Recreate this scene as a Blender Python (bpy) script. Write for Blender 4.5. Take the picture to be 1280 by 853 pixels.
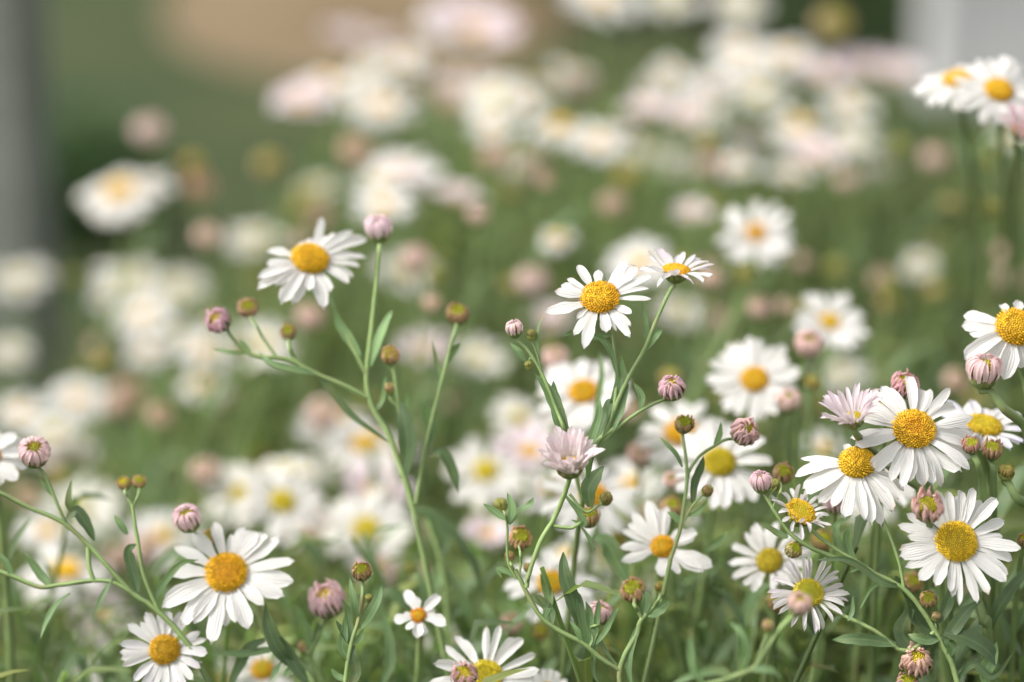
import bpy, math, random
import numpy as np
from mathutils import Vector, Matrix

# ------------------------------------------------------------------ camera, sky, sun, exposure
for o in list(bpy.data.objects):
    bpy.data.objects.remove(o)
SC = bpy.context.scene
COL = SC.collection
PITCH = math.radians(14.0)
CAM = Vector((0.0, 0.0, 0.85))
FOC = 0.69
cd = bpy.data.cameras.new('camera')
cd.sensor_width = 36.0
cd.lens = 85.0
cd.clip_start = 0.02
cd.clip_end = 300.0
cd.dof.use_dof = True
cd.dof.focus_distance = FOC
cd.dof.aperture_fstop = 4.1
cd.dof.aperture_blades = 0
cam = bpy.data.objects.new('camera', cd)
COL.objects.link(cam)
cam.location = CAM
cam.rotation_euler = (math.radians(90) - PITCH, 0, 0)
SC.camera = cam

SUN_EL, SUN_AZ = math.radians(50), math.radians(-104)      # azimuth from +Y towards +X
w = bpy.data.worlds.new("World")
SC.world = w
w.use_nodes = True
nt = w.node_tree
sky = nt.nodes.new('ShaderNodeTexSky')
sky.sky_type = 'NISHITA'
sky.sun_disc = False
sky.sun_elevation = SUN_EL
sky.sun_rotation = SUN_AZ
sky.air_density = 1.0
sky.dust_density = 4.0
sky.ozone_density = 0.6
hs = nt.nodes.new('ShaderNodeHueSaturation')               # thin bright cloud: a paler sky
hs.inputs['Saturation'].default_value = 0.18
nt.links.new(sky.outputs[0], hs.inputs['Color'])
bg = nt.nodes['Background']
nt.links.new(hs.outputs[0], bg.inputs['Color'])
bg.inputs['Strength'].default_value = 0.15

sd = bpy.data.lights.new('sun', 'SUN')
sd.energy = 1.15
sd.angle = math.radians(14)
sd.color = (1.0, 0.95, 0.89)
sun = bpy.data.objects.new('sun', sd)
COL.objects.link(sun)
sdir = Vector((math.sin(SUN_AZ) * math.cos(SUN_EL), math.cos(SUN_AZ) * math.cos(SUN_EL), math.sin(SUN_EL)))
sun.rotation_euler = sdir.to_track_quat('Z', 'Y').to_euler()
sun.location = (0, 0, 5)

SC.view_settings.view_transform = 'Standard'
SC.view_settings.look = 'None'
SC.view_settings.exposure = 1.16
SC.view_settings.gamma = 1.0
SC.view_settings.use_curve_mapping = False
SC.cycles.use_denoising = True
SC.cycles.max_bounces = 8
SC.cycles.diffuse_bounces = 4
SC.cycles.transmission_bounces = 4

RV = Vector((1, 0, 0))
FV = Vector((0, math.cos(PITCH), -math.sin(PITCH)))
UV_ = Vector((0, math.sin(PITCH), math.cos(PITCH)))
BV = -FV
PXW = 36.0 / 85.0 / 1280.0


def P(x, y, k=1.0):
    """the spot in the garden that is k focus distances deep along the line of sight of photo pixel x, y"""
    D = FOC * k
    return CAM + D * (FV + (x - 640.0) * PXW * RV + (426.5 - y) * PXW * UV_)


def px(k=1.0):
    return FOC * k * PXW


R = random.Random(7)


def jit(a, b):
    return R.uniform(a, b)


# ------------------------------------------------------------------ mesh collecting
class MB:
    def __init__(s):
        s.v, s.f, s.uv, s.c, s.n = [], [], [], [], 0

    def add(s, v, f, uv, c):
        v = np.asarray(v, float).reshape(-1, 3)
        m = len(v)
        c = np.asarray(c, float)
        if c.ndim == 1:
            c = np.tile(c, (m, 1))
        uv = np.asarray(uv, float).reshape(-1, 2) if uv is not None else np.zeros((m, 2))
        s.v.append(v)
        s.uv.append(uv)
        s.c.append(c[:, :3])
        n = s.n
        s.f.extend([tuple(i + n for i in q) for q in f])
        s.n += m

    def grid(s, V, nu, nv, uv, c, close=False):
        f = []
        for j in range(nv - 1):
            for i in range(nu - 1 if not close else nu):
                a = j * nu + i
                b = j * nu + (i + 1) % nu
                f.append((a, b, b + nu, a + nu))
        s.add(V, f, uv, c)

    def mesh(s, name, mat):
        me = bpy.data.meshes.new(name)
        V = np.concatenate(s.v)
        me.from_pydata(V.tolist(), [], s.f)
        me.update()
        UVv = np.concatenate(s.uv)
        C = np.concatenate(s.c)
        li = np.empty(len(me.loops), dtype=np.int32)
        me.loops.foreach_get('vertex_index', li)
        ul = me.uv_layers.new(name='UVMap')
        ul.data.foreach_set('uv', UVv[li].astype(np.float32).ravel())
        ca = me.color_attributes.new('Col', 'FLOAT_COLOR', 'POINT')
        C4 = np.ones((len(C), 4), dtype=np.float32)
        C4[:, :3] = np.clip(C, 0, 1)
        ca.data.foreach_set('color', C4.ravel())
        me.polygons.foreach_set('use_smooth', [True] * len(me.polygons))
        me.materials.append(mat)
        return me


def link(name, me, parent=None, loc=None, rot=None, scale=None):
    o = bpy.data.objects.new(name, me)
    COL.objects.link(o)
    if parent is not None:
        o.parent = parent
    if loc is not None:
        o.location = loc
    if rot is not None:
        o.rotation_euler = rot
    if scale is not None:
        o.scale = (scale,) * 3 if not hasattr(scale, '__len__') else scale
    return o


def tag(o, label=None, cat=None, group=None, kind=None):
    if label: o['label'] = label
    if cat: o['category'] = cat
    if group: o['group'] = group
    if kind: o['kind'] = kind
    return o


# ------------------------------------------------------------------ materials
def mat_base(name):
    m = bpy.data.materials.new(name)
    m.use_nodes = True
    t = m.node_tree
    return m, t, t.nodes['Principled BSDF'], t.nodes['Material Output']


def N(t, typ, **kw):
    n = t.nodes.new(typ)
    for k, v in kw.items():
        setattr(n, k, v)
    return n


def mul_noise(t, colsock, scale, lo, hi, detail=3):
    """multiply a pigment colour by a mottling"""
    tc = N(t, 'ShaderNodeTexCoord')
    nz = N(t, 'ShaderNodeTexNoise')
    nz.inputs['Scale'].default_value = scale
    nz.inputs['Detail'].default_value = detail
    t.links.new(tc.outputs['Object'], nz.inputs['Vector'])
    mr = N(t, 'ShaderNodeMapRange')
    mr.inputs['From Min'].default_value = 0.3
    mr.inputs['From Max'].default_value = 0.7
    mr.inputs['To Min'].default_value = lo
    mr.inputs['To Max'].default_value = hi
    t.links.new(nz.outputs['Fac'], mr.inputs['Value'])
    vm = N(t, 'ShaderNodeVectorMath', operation='SCALE')
    t.links.new(colsock, vm.inputs[0])
    t.links.new(mr.outputs[0], vm.inputs['Scale'])
    return vm.outputs[0]


def translucent_mix(t, pb, out, colsock, fac, tint=(1, 1, 1)):
    tr = N(t, 'ShaderNodeBsdfTranslucent')
    mx = N(t, 'ShaderNodeMixShader')
    mx.inputs[0].default_value = fac
    vm = N(t, 'ShaderNodeVectorMath', operation='MULTIPLY')
    t.links.new(colsock, vm.inputs[0])
    vm.inputs[1].default_value = tint
    t.links.new(vm.outputs[0], tr.inputs['Color'])
    t.links.new(pb.outputs[0], mx.inputs[1])
    t.links.new(tr.outputs[0], mx.inputs[2])
    t.links.new(mx.outputs[0], out.inputs['Surface'])


def make_petal_mat():
    m, t, pb, out = mat_base('petal')
    at = N(t, 'ShaderNodeAttribute', attribute_name='Col')
    uv = N(t, 'ShaderNodeUVMap')
    sp = N(t, 'ShaderNodeSeparateXYZ')
    t.links.new(uv.outputs[0], sp.inputs[0])
    # fine veins running along the petal
    mm = N(t, 'ShaderNodeMath', operation='MULTIPLY')
    mm.inputs[1].default_value = 34.0
    t.links.new(sp.outputs['X'], mm.inputs[0])
    sn = N(t, 'ShaderNodeMath', operation='SINE')
    t.links.new(mm.outputs[0], sn.inputs[0])
    mr = N(t, 'ShaderNodeMapRange')
    mr.inputs['From Min'].default_value = -1
    mr.inputs['From Max'].default_value = 1
    mr.inputs['To Min'].default_value = 0.92
    mr.inputs['To Max'].default_value = 1.0
    t.links.new(sn.outputs[0], mr.inputs['Value'])
    vm = N(t, 'ShaderNodeVectorMath', operation='SCALE')
    t.links.new(at.outputs['Color'], vm.inputs[0])
    t.links.new(mr.outputs[0], vm.inputs['Scale'])
    c = mul_noise(t, vm.outputs[0], 3.0, 0.93, 1.0)
    t.links.new(c, pb.inputs['Base Color'])
    pb.inputs['Roughness'].default_value = 0.55
    pb.inputs['Specular IOR Level'].default_value = 0.3
    bp = N(t, 'ShaderNodeBump')
    bp.inputs['Strength'].default_value = 0.32
    bp.inputs['Distance'].default_value = 0.0004
    t.links.new(sn.outputs[0], bp.inputs['Height'])
    t.links.new(bp.outputs[0], pb.inputs['Normal'])
    translucent_mix(t, pb, out, c, 0.38, (1.0, 0.99, 0.95))
    return m


def make_green_mat(name, rough, tr, scale, vein):
    m, t, pb, out = mat_base(name)
    at = N(t, 'ShaderNodeAttribute', attribute_name='Col')
    c = mul_noise(t, at.outputs['Color'], scale, 0.72, 1.22, 4)
    if vein:
        uv = N(t, 'ShaderNodeUVMap')
        sp = N(t, 'ShaderNodeSeparateXYZ')
        t.links.new(uv.outputs[0], sp.inputs[0])
        # pale midrib: |x-0.5| small ; x runs across the blade
        a = N(t, 'ShaderNodeMath', operation='SUBTRACT'); a.inputs[1].default_value = 0.5
        b = N(t, 'ShaderNodeMath', operation='ABSOLUTE')
        t.links.new(sp.outputs['X'], a.inputs[0]); t.links.new(a.outputs[0], b.inputs[0])
        mr = N(t, 'ShaderNodeMapRange')
        mr.inputs['From Min'].default_value = 0.02
        mr.inputs['From Max'].default_value = 0.09
        mr.inputs['To Min'].default_value = 1.35
        mr.inputs['To Max'].default_value = 1.0
        t.links.new(b.outputs[0], mr.inputs['Value'])
        vm = N(t, 'ShaderNodeVectorMath', operation='SCALE')
        t.links.new(c, vm.inputs[0]); t.links.new(mr.outputs[0], vm.inputs['Scale'])
        c = vm.outputs[0]
    # patches where the green turns yellow or brown
    tc0 = N(t, 'ShaderNodeTexCoord')
    n0 = N(t, 'ShaderNodeTexNoise'); n0.inputs['Scale'].default_value = scale * (1.6 if vein else .9); n0.inputs['Detail'].default_value = 5
    t.links.new(tc0.outputs['Object'], n0.inputs['Vector'])
    m0 = N(t, 'ShaderNodeMapRange'); m0.inputs['From Min'].default_value = .56; m0.inputs['From Max'].default_value = .78
    m0.inputs['To Max'].default_value = .65
    t.links.new(n0.outputs['Fac'], m0.inputs['Value'])
    x0 = N(t, 'ShaderNodeMix', data_type='RGBA')
    t.links.new(m0.outputs[0], x0.inputs[0]); t.links.new(c, x0.inputs[6])
    x0.inputs[7].default_value = (.24, .20, .06, 1) if vein else (.26, .17, .08, 1)
    c = x0.outputs[2]
    t.links.new(c, pb.inputs['Base Color'])
    pb.inputs['Roughness'].default_value = rough
    pb.inputs['Specular IOR Level'].default_value = 0.35
    tc = N(t, 'ShaderNodeTexCoord')
    nz = N(t, 'ShaderNodeTexNoise'); nz.inputs['Scale'].default_value = scale * 6
    t.links.new(tc.outputs['Object'], nz.inputs['Vector'])
    bp = N(t, 'ShaderNodeBump'); bp.inputs['Strength'].default_value = 0.3; bp.inputs['Distance'].default_value = 0.0006
    t.links.new(nz.outputs['Fac'], bp.inputs['Height']); t.links.new(bp.outputs[0], pb.inputs['Normal'])
    if tr:
        translucent_mix(t, pb, out, c, tr, (1.25, 1.35, 0.7))
    return m


def make_disc_mat():
    m, t, pb, out = mat_base('disc_florets')
    at = N(t, 'ShaderNodeAttribute', attribute_name='Col')
    c = mul_noise(t, at.outputs['Color'], 14.0, 0.8, 1.12)
    t.links.new(c, pb.inputs['Base Color'])
    pb.inputs['Roughness'].default_value = 0.6
    pb.inputs['Specular IOR Level'].default_value = 0.25
    translucent_mix(t, pb, out, c, 0.18, (1.1, 1.0, 0.7))
    return m


M_PETAL = make_petal_mat()
M_DISC = make_disc_mat()
M_LEAF = make_green_mat('leaf', 0.5, 0.32, 55, True)
M_STEM = make_green_mat('stem', 0.55, 0.0, 70, False)
M_CALYX = make_green_mat('calyx', 0.6, 0.15, 5, False)
M_UNDER = make_green_mat('undergrowth', 0.55, 0.45, 9, True)

WHITE = (0.84, 0.82, 0.79)
WARMW = (0.84, 0.80, 0.72)
PALEPINK = (0.80, 0.66, 0.70)
PINK = (0.78, 0.46, 0.52)
LILAC = (0.74, 0.70, 0.80)
ROSE = (0.66, 0.30, 0.42)
PEACH = (0.72, 0.46, 0.34)
OLD = (0.52, 0.28, 0.17)
GOLD = (0.90, 0.58, 0.035)
AMBER = (0.86, 0.46, 0.015)
LEMON = (0.74, 0.60, 0.04)
LIME = (0.46, 0.47, 0.035)
GREEN = (0.17, 0.23, 0.065)
STEMC = (0.18, 0.25, 0.09)
LEAFC = (0.11, 0.17, 0.075)
YGREEN = (0.42, 0.42, 0.13)


def mixc(a, b, t):
    t = np.asarray(t)[..., None]
    return np.asarray(a) * (1 - t) + np.asarray(b) * t


# ------------------------------------------------------------------ pieces of a flower head (head radius = 1)
def petal(mb, rng, az, r0, z0, L, W, e0, e1, nt=9, nu=5, c0=WHITE, c1=WHITE, tip=0.3, cup=0.15, bend=0.0, roll=0.0, notch=0.04, e_mid=None):
    t = np.linspace(0, 1, nt)
    if e_mid is None:
        e = np.radians(e0 + (e1 - e0) * t)
    else:
        e = np.radians(np.interp(t, [0, 0.5, 1], [e0, e_mid, e1]))
    ds = L / (nt - 1)
    rr = r0 + np.concatenate([[0], np.cumsum(np.cos((e[:-1] + e[1:]) / 2) * ds)])
    zz = z0 + np.concatenate([[0], np.cumsum(np.sin((e[:-1] + e[1:]) / 2) * ds)])
    s = np.linspace(-1, 1, nu)
    base = np.clip(0.42 + 1.15 * t, 0, 1)
    x = np.clip((t - (1 - tip)) / tip, 0, 1)
    prof = base * np.sqrt(np.clip(1 - x ** 2 * 0.985, 0, 1))
    wob = rng.uniform(0, 6.3)
    e = e + np.radians(rng.uniform(1, 7)) * np.sin(t * rng.uniform(4, 8) + wob)
    wd = W * 0.5 * prof * (1 + .07 * np.sin(t * 9 + wob) + .05 * np.sin(t * 17 + wob * 2))
    T, S = np.meshgrid(t, s, indexing='ij')
    off = wd[:, None] * S
    # lengthwise pull-back at the tip between the teeth
    lp = np.where(T > 0.9, -notch * L * np.cos(S * math.pi * 1.0) ** 2 * ((T - 0.9) / 0.1), 0)
    h = cup * wd[:, None] * (S ** 2) * 1.6 + 0.05 * W * np.cos(S * math.pi * 2) * np.minimum(T * 3, 1)
    tn_r, tn_z = np.cos(e)[:, None], np.sin(e)[:, None]
    no_r, no_z = -tn_z, tn_r
    ro = roll * T
    offx = off * np.cos(ro)
    h = h + off * np.sin(ro)
    rad = rr[:, None] + tn_r * lp + no_r * h
    z = zz[:, None] + tn_z * lp + no_z * h
    lat = offx + bend * L * T ** 2
    ca, sa = math.cos(az), math.sin(az)
    X = rad * ca - lat * sa
    Y = rad * sa + lat * ca
    V = np.stack([X, Y, z], -1).reshape(-1, 3)
    uv = np.stack([(S + 1) / 2, T], -1).reshape(-1, 2)
    c = mixc(c0, c1, T.reshape(-1))
    c = c * rng.uniform(0.92, 1.0)
    if notch > 0 and rng.random() < .16:       # a bruised, browned tip on one side
        sgn = rng.choice((-1, 1))
        q = np.clip((T.reshape(-1) - .80) / .2, 0, 1) * np.clip(.5 + sgn * S.reshape(-1), 0, 1)
        c = mixc(c, (.62, .42, .26), q * rng.uniform(.4, .9))
    mb.grid(V, nu, nt, uv, c)


_BL = {}


def blob_template(kind):
    if kind in _BL: return _BL[kind]
    if kind == 'bud':      # rounded peg
        prof, m = [(0.55, -0.6), (0.95, 0.1), (0.8, 0.75)], 6
    elif kind == 'star':   # open floret with a dimple
        prof, m = [(0.5, -0.6), (0.7, 0.3), (1.15, 0.95), (0.5, 0.75)], 8
    else:
        prof, m = [(0.9, -0.3), (0.75, 0.6)], 5
    V, F = [], []
    for j, (r, z) in enumerate(prof):
        for i in range(m):
            q = r
            if kind == 'star' and j == 2 and i % 2: q = r * 0.8
            a = 2 * math.pi * i / m
            V.append((q * math.cos(a), q * math.sin(a), z))
    for j in range(len(prof) - 1):
        for i in range(m):
            a, b = j * m + i, j * m + (i + 1) % m
            F.append((a, b, b + m, a + m))
    V.append((0, 0, {'bud': 1.05, 'star': 0.6}.get(kind, 0.9)))
    k = (len(prof) - 1) * m
    for i in range(m):
        F.append((k + i, k + (i + 1) % m, len(V) - 1))
    _BL[kind] = (np.array(V), F)
    return _BL[kind]


def disc(mb, rng, r, h, n, c_out, c_in, detail, z0=0.0, open_frac=0.5, rough=1.0, flat=1.0):
    # receptacle dome under the florets
    nr, ns = 6, 14
    V, F = [], []
    cc = np.asarray(c_in) * 0.35 + np.asarray(c_out) * 0.12
    for j in range(nr):
        a = j / (nr - 1) * math.pi / 2
        rr, zz = r * 0.95 * math.cos(a), h * 0.9 * math.sin(a)
        for i in range(ns):
            V.append((rr * math.cos(2 * math.pi * i / ns), rr * math.sin(2 * math.pi * i / ns), z0 + zz))
    mb.grid(V, ns, nr, None, cc, close=True)
    g = math.pi * (3 - math.sqrt(5))
    s = r * 1.02 / math.sqrt(n) * 0.86
    for i in range(n):
        q = math.sqrt((i + 0.5) / n)
        th = i * g
        rr = r * q
        zz = h * math.sqrt(max(0, 1 - (q * 0.96) ** 2)) - 0.10 * h * (1 - q) ** 2 * flat
        nrm = Vector((math.cos(th) * q * h * 1.2, math.sin(th) * q * h * 1.2, r * (1.02 - 0.7 * q))).normalized()
        nrm += Vector((rng.gauss(0, .12), rng.gauss(0, .12), 0)) * rough
        nrm.normalize()
        outer = q > (1 - open_frac)
        kind = ('star' if outer and rng.random() < 0.75 else 'bud') if detail else 'lo'
        T, F = blob_template(kind)
        ax = nrm.orthogonal().normalized()
        ay = nrm.cross(ax)
        k = s * (1.0 if outer else 0.86) * rng.uniform(0.85, 1.15)
        hh = k * (1.5 if outer else 1.2) * rng.uniform(0.8, 1.35 if outer else 1.1)
        W = T[:, :1] * np.array(ax) * k + T[:, 1:2] * np.array(ay) * k + T[:, 2:] * np.array(nrm) * hh
        W = W + np.array((rr * math.cos(th), rr * math.sin(th), z0 + zz))
        c = mixc(c_in, c_out, min(1, max(0, (q - 0.25) * 1.6 + rng.gauss(0, .12))))
        c = c * rng.uniform(0.72, 1.15)
        if kind == 'star':
            c = np.tile(c, (len(T), 1)); c[-1] *= 0.55
        mb.add(W, F, None, c)


def calyx(mb, rng, r, depth, top=0.0, n=22, c0=GREEN, c1=YGREEN, flare=70, ctip=None, ball=False, nt=5):
    """green cup under the head with two rows of pointed bracts"""
    ns, nr = 14, 7
    V = []
    for j in range(nr):
        u = j / (nr - 1)
        a = u * math.pi / 2
        rr = r * (0.10 + 0.90 * math.sin(a) ** (0.75 if ball else 0.85))
        zz = top - depth * math.cos(a) ** 1.1
        for i in range(ns):
            V.append((rr * math.cos(2 * math.pi * i / ns), rr * math.sin(2 * math.pi * i / ns), zz))
    mb.grid(V, ns, nr, None, np.asarray(c0), close=True)
    ctip = ctip or c1
    for row, (f, L, q) in enumerate(((0.62, 0.62, 0.0), (0.86, 0.62, 0.5))):
        m = n // 2
        for i in range(m):
            az = 2 * math.pi * (i + q) / m + rng.gauss(0, .06)
            a = math.asin(min(1, f * 0.95))
            rr = r * (0.10 + 0.90 * f) * 1.01
            zz = top - depth * math.cos(a) ** 1.1
            petal(mb, rng, az, rr, zz, r * L * rng.uniform(.85, 1.2), r * 0.30, flare - 25 + row * 12, flare + 18 + rng.gauss(0, 8), nt=nt, nu=3,
                  c0=c0, c1=ctip if rng.random() < .6 else c1, tip=0.75, cup=0.0, notch=0)


def head_meshes(style, seed, detail=True, custom=None, **o):
    """returns the three meshes of one flower head or bud"""
    rng = random.Random(seed)
    pm, dm, cm = MB(), MB(), MB()
    nt, nu = (10, 5) if detail else (6, 3)
    rd = o.get('rd', 0.33)
    pc0, pc1 = o.get('c0', WHITE), o.get('c1', WHITE)
    if style in ('incurve', 'closed'):
        pc0, pc1 = mixc(pc0, (.95, .72, .64), .35) * 1.10, mixc(pc1, (.95, .68, .64), .30) * 1.08
    if style == 'button':
        pc0, pc1 = mixc(pc0, (.88, .62, .40), .35), mixc(pc1, (.80, .52, .34), .3)
    dc0, dc1 = o.get('d_out', AMBER), o.get('d_in', GOLD)
    if style == 'open':
        n = o.get('n', 21)
        W = o.get('W', 4.4 / n + 0.045)
        e0, e1 = o.get('e0', 14), o.get('e1', -14)
        if custom:
            for (az, L, wf) in custom:
                petal(pm, rng, az, rd * 0.82, 0.0, L - rd * 0.8, W * wf, e0 + rng.gauss(0, 4), e1 + rng.gauss(0, 7), nt, nu, pc0, pc1, tip=rng.uniform(.3, .5),
                      cup=rng.uniform(-.25, .35), bend=rng.gauss(0, .05), roll=rng.gauss(0, .25), notch=rng.uniform(0, .07))
        else:
            for i in range(n):
                row = i % 2
                az = 2 * math.pi * i / n + rng.gauss(0, .07)
                if rng.random() < o.get('gap', .04): continue
                L = (1 - rd * 0.8) * rng.uniform(.84, 1.06) * (o.get('short', 1.0) if rng.random() < .3 else 1)
                petal(pm, rng, az, rd * 0.82, 0.0 - row * 0.03, L, W * rng.uniform(.8, 1.18), e0 + row * -7 + rng.gauss(0, o.get('ej', 5)), e1 + rng.gauss(0, o.get('ej', 5) * 2), nt, nu,
                      pc0, mixc(pc0, pc1, rng.random()), tip=rng.uniform(.25, .5), cup=rng.uniform(-.3, .4) + o.get('cup', 0), bend=rng.gauss(0, .06), roll=rng.gauss(0, .35), notch=rng.uniform(0, .08))
        disc(dm, rng, rd, rd * o.get('dh', 0.42), o.get('nd', 190) if detail else 60, dc0, dc1, detail, z0=0.0, open_frac=o.get('of', .5), rough=o.get('rough', 1))
        calyx(cm, rng, rd * 0.92, rd * 0.85, top=-0.03, n=24 if detail else 12)
    elif style == 'half':        # many narrow petals still standing up
        n = o.get('n', 34)
        for i in range(n):
            az = 2 * math.pi * i / n + rng.gauss(0, .09)
            row = i % 2
            petal(pm, rng, az, rd * (0.9 - .12 * row), 0.0, rng.uniform(.75, 1.1), o.get('W', .15) * rng.uniform(.7, 1.2), o.get('e0', 62) + row * 10 + rng.gauss(0, 8), o.get('e1', 30) + row * 14 + rng.gauss(0, 14), nt, nu,
                  mixc(pc0, (.95, .93, .90), .4), mixc(pc0, pc1, rng.random()), tip=.32, cup=.3, bend=rng.gauss(0, .1), roll=rng.gauss(0, .5), notch=.03)
        disc(dm, rng, rd * .85, rd * .35, 110 if detail else 40, dc0, dc1, detail)
        calyx(cm, rng, rd * 1.05, rd * 0.95, top=0.03, n=22, c0=GREEN, c1=YGREEN, ctip=OLD, flare=75)
    elif style == 'incurve':     # ball of curled pink petals round a green eye
        n = int(o.get('n', 26) * 1.5)
        for i in range(n):
            az = 2 * math.pi * i * 1.0 / n + rng.gauss(0, .07)
            row = i % 3
            petal(pm, rng, az, .84 - .09 * row, -0.32 + .12 * row, rng.uniform(.95, 1.3), o.get('W', .19) * 1.12 * rng.uniform(.8, 1.2), 62 + rng.gauss(0, 6), o.get('e1', 175) + rng.gauss(0, 18), nt, nu,
                  pc0, mixc(pc0, pc1, rng.random()), tip=.55, cup=.7, bend=rng.gauss(0, .12), roll=rng.gauss(0, .5), notch=.02)
        disc(dm, rng, .62, .45, 90 if detail else 40, o.get('d_out', LIME), o.get('d_in', LEMON), detail, z0=0.05, rough=.5)
        calyx(cm, rng, .82, .75, top=-0.05, n=22, ball=True, c0=GREEN, c1=YGREEN, ctip=o.get('ctip', OLD), flare=78)
    elif style == 'button':      # short withered petals round a flat lime eye
        n = o.get('n', 30)
        for i in range(n):
            az = 2 * math.pi * i / n + rng.gauss(0, .06)
            row = i % 2
            petal(pm, rng, az, .80 - .07 * row, -0.30 + .1 * row, rng.uniform(.72, .98), .24 * rng.uniform(.8, 1.2), 68 + rng.gauss(0, 6), 138 + rng.gauss(0, 20), nt, nu,
                  pc0, mixc(pc0, pc1, rng.random()), tip=.6, cup=.6, bend=rng.gauss(0, .08), notch=0)
        disc(dm, rng, .60, .26, 90 if detail else 40, o.get('d_out', LIME), o.get('d_in', LIME), detail, z0=0.12, rough=.4)
        calyx(cm, rng, .80, .78, top=-0.08, n=26, ball=True, c0=GREEN, c1=(.36, .30, .09), ctip=OLD, flare=80)
    elif style == 'closed':      # pink petals folded over the top
        n = o.get('n', 20)
        for i in range(n):
            az = 2 * math.pi * i / n + rng.gauss(0, .06)
            row = i % 2
            petal(pm, rng, az, .72 - .07 * row, -0.35 + .05 * row, rng.uniform(1.45, 1.65) * o.get('len', 1), .30 * rng.uniform(.85, 1.15), 58 + rng.gauss(0, 4), 178 + row * 8 + rng.gauss(0, 9), nt, nu,
                  mixc(pc0, WHITE, .25), mixc(pc0, pc1, rng.random()), tip=.55, cup=-.25, bend=rng.gauss(0, .07), notch=.0, e_mid=92)
        disc(dm, rng, .60, .62, 60 if detail else 30, (.5, .3, .06), LIME, detail, z0=0.0, rough=.3)
        calyx(cm, rng, .80, .72, top=-0.12, n=22, ball=True, c0=GREEN, c1=YGREEN, ctip=o.get('ctip', OLD), flare=80)
    else:                        # 'green' : small tight bud of bracts
        n = 16
        for i in range(n):
            az = 2 * math.pi * i / n + rng.gauss(0, .05)
            petal(pm, rng, az, .62, -0.1, rng.uniform(.95, 1.2), .22, 66 + rng.gauss(0, 4), 168 + rng.gauss(0, 10), nt, nu, pc0, pc1, tip=.6, cup=-.2, e_mid=98, notch=0)
        disc(dm, rng, .5, .6, 40, LIME, YGREEN, detail, z0=0.15, rough=.3)
        calyx(cm, rng, .80, .80, top=0.0, n=26, ball=True, c0=(.30,.33,.09), c1=YGREEN, ctip=(.40, .26, .10), flare=82)
    return pm.mesh('petals', M_PETAL), dm.mesh('disc', M_DISC), cm.mesh('calyx', M_CALYX)


NECK = {'open': -.30, 'half': -.32, 'incurve': -.78, 'button': -.78, 'closed': -.82, 'green': -.78}


def head_frame(tx, ty, spin=0.0):
    tx, ty = math.radians(tx), math.radians(ty)
    n = (RV * (math.sin(tx) * math.cos(ty)) + UV_ * math.sin(ty) + BV * (math.cos(tx) * math.cos(ty))).normalized()
    x = (RV - n * RV.dot(n)).normalized()
    y = n.cross(x)
    c, s = math.cos(spin), math.sin(spin)
    X, Y = x * c + y * s, y * c - x * s
    return Matrix((X, Y, n)).transposed(), n, x, y


# ------------------------------------------------------------------ stems and leaves
def smooth(pts, m=6):
    """Catmull-Rom through the points"""
    p = [np.array(q, float) for q in pts]
    if len(p) < 2: return p
    p = [2 * p[0] - p[1]] + p + [2 * p[-1] - p[-2]]
    out = []
    for i in range(1, len(p) - 2):
        for j in range(m):
            t = j / m
            a, b, c, d = p[i - 1], p[i], p[i + 1], p[i + 2]
            out.append(.5 * ((2 * b) + (-a + c) * t + (2 * a - 5 * b + 4 * c - d) * t * t + (-a + 3 * b - 3 * c + d) * t ** 3))
    out.append(p[-2])
    return out


def tube(mb, pts, r0, r1, seg=8, c0=STEMC, c1=STEMC, m=6, knob=0.0):
    q = smooth(pts, m)
    n = len(q)
    up = np.array((0.3, 0.9, 0.2))
    V, UVs, C = [], [], []
    prev = None
    for i in range(n):
        t = q[min(i + 1, n - 1)] - q[max(i - 1, 0)]
        t = t / (np.linalg.norm(t) + 1e-9)
        if prev is None:
            x = np.cross(t, up)
        else:
            x = prev - t * prev.dot(t)
        x /= np.linalg.norm(x) + 1e-9
        prev = x
        y = np.cross(t, x)
        u = i / (n - 1)
        r = r0 + (r1 - r0) * u
        for k in range(seg):
            a = 2 * math.pi * k / seg
            rr = r * (1 + (0.16 if k % 2 else -0.12)) * (1 + .05 * math.sin(i * 1.7 + k))
            V.append(q[i] + (x * math.cos(a) + y * math.sin(a)) * rr)
            UVs.append((k / seg, u))
            C.append(mixc(c0, c1, u))
    mb.grid(V, seg, n, UVs, np.array(C), close=True)
    return q


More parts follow.
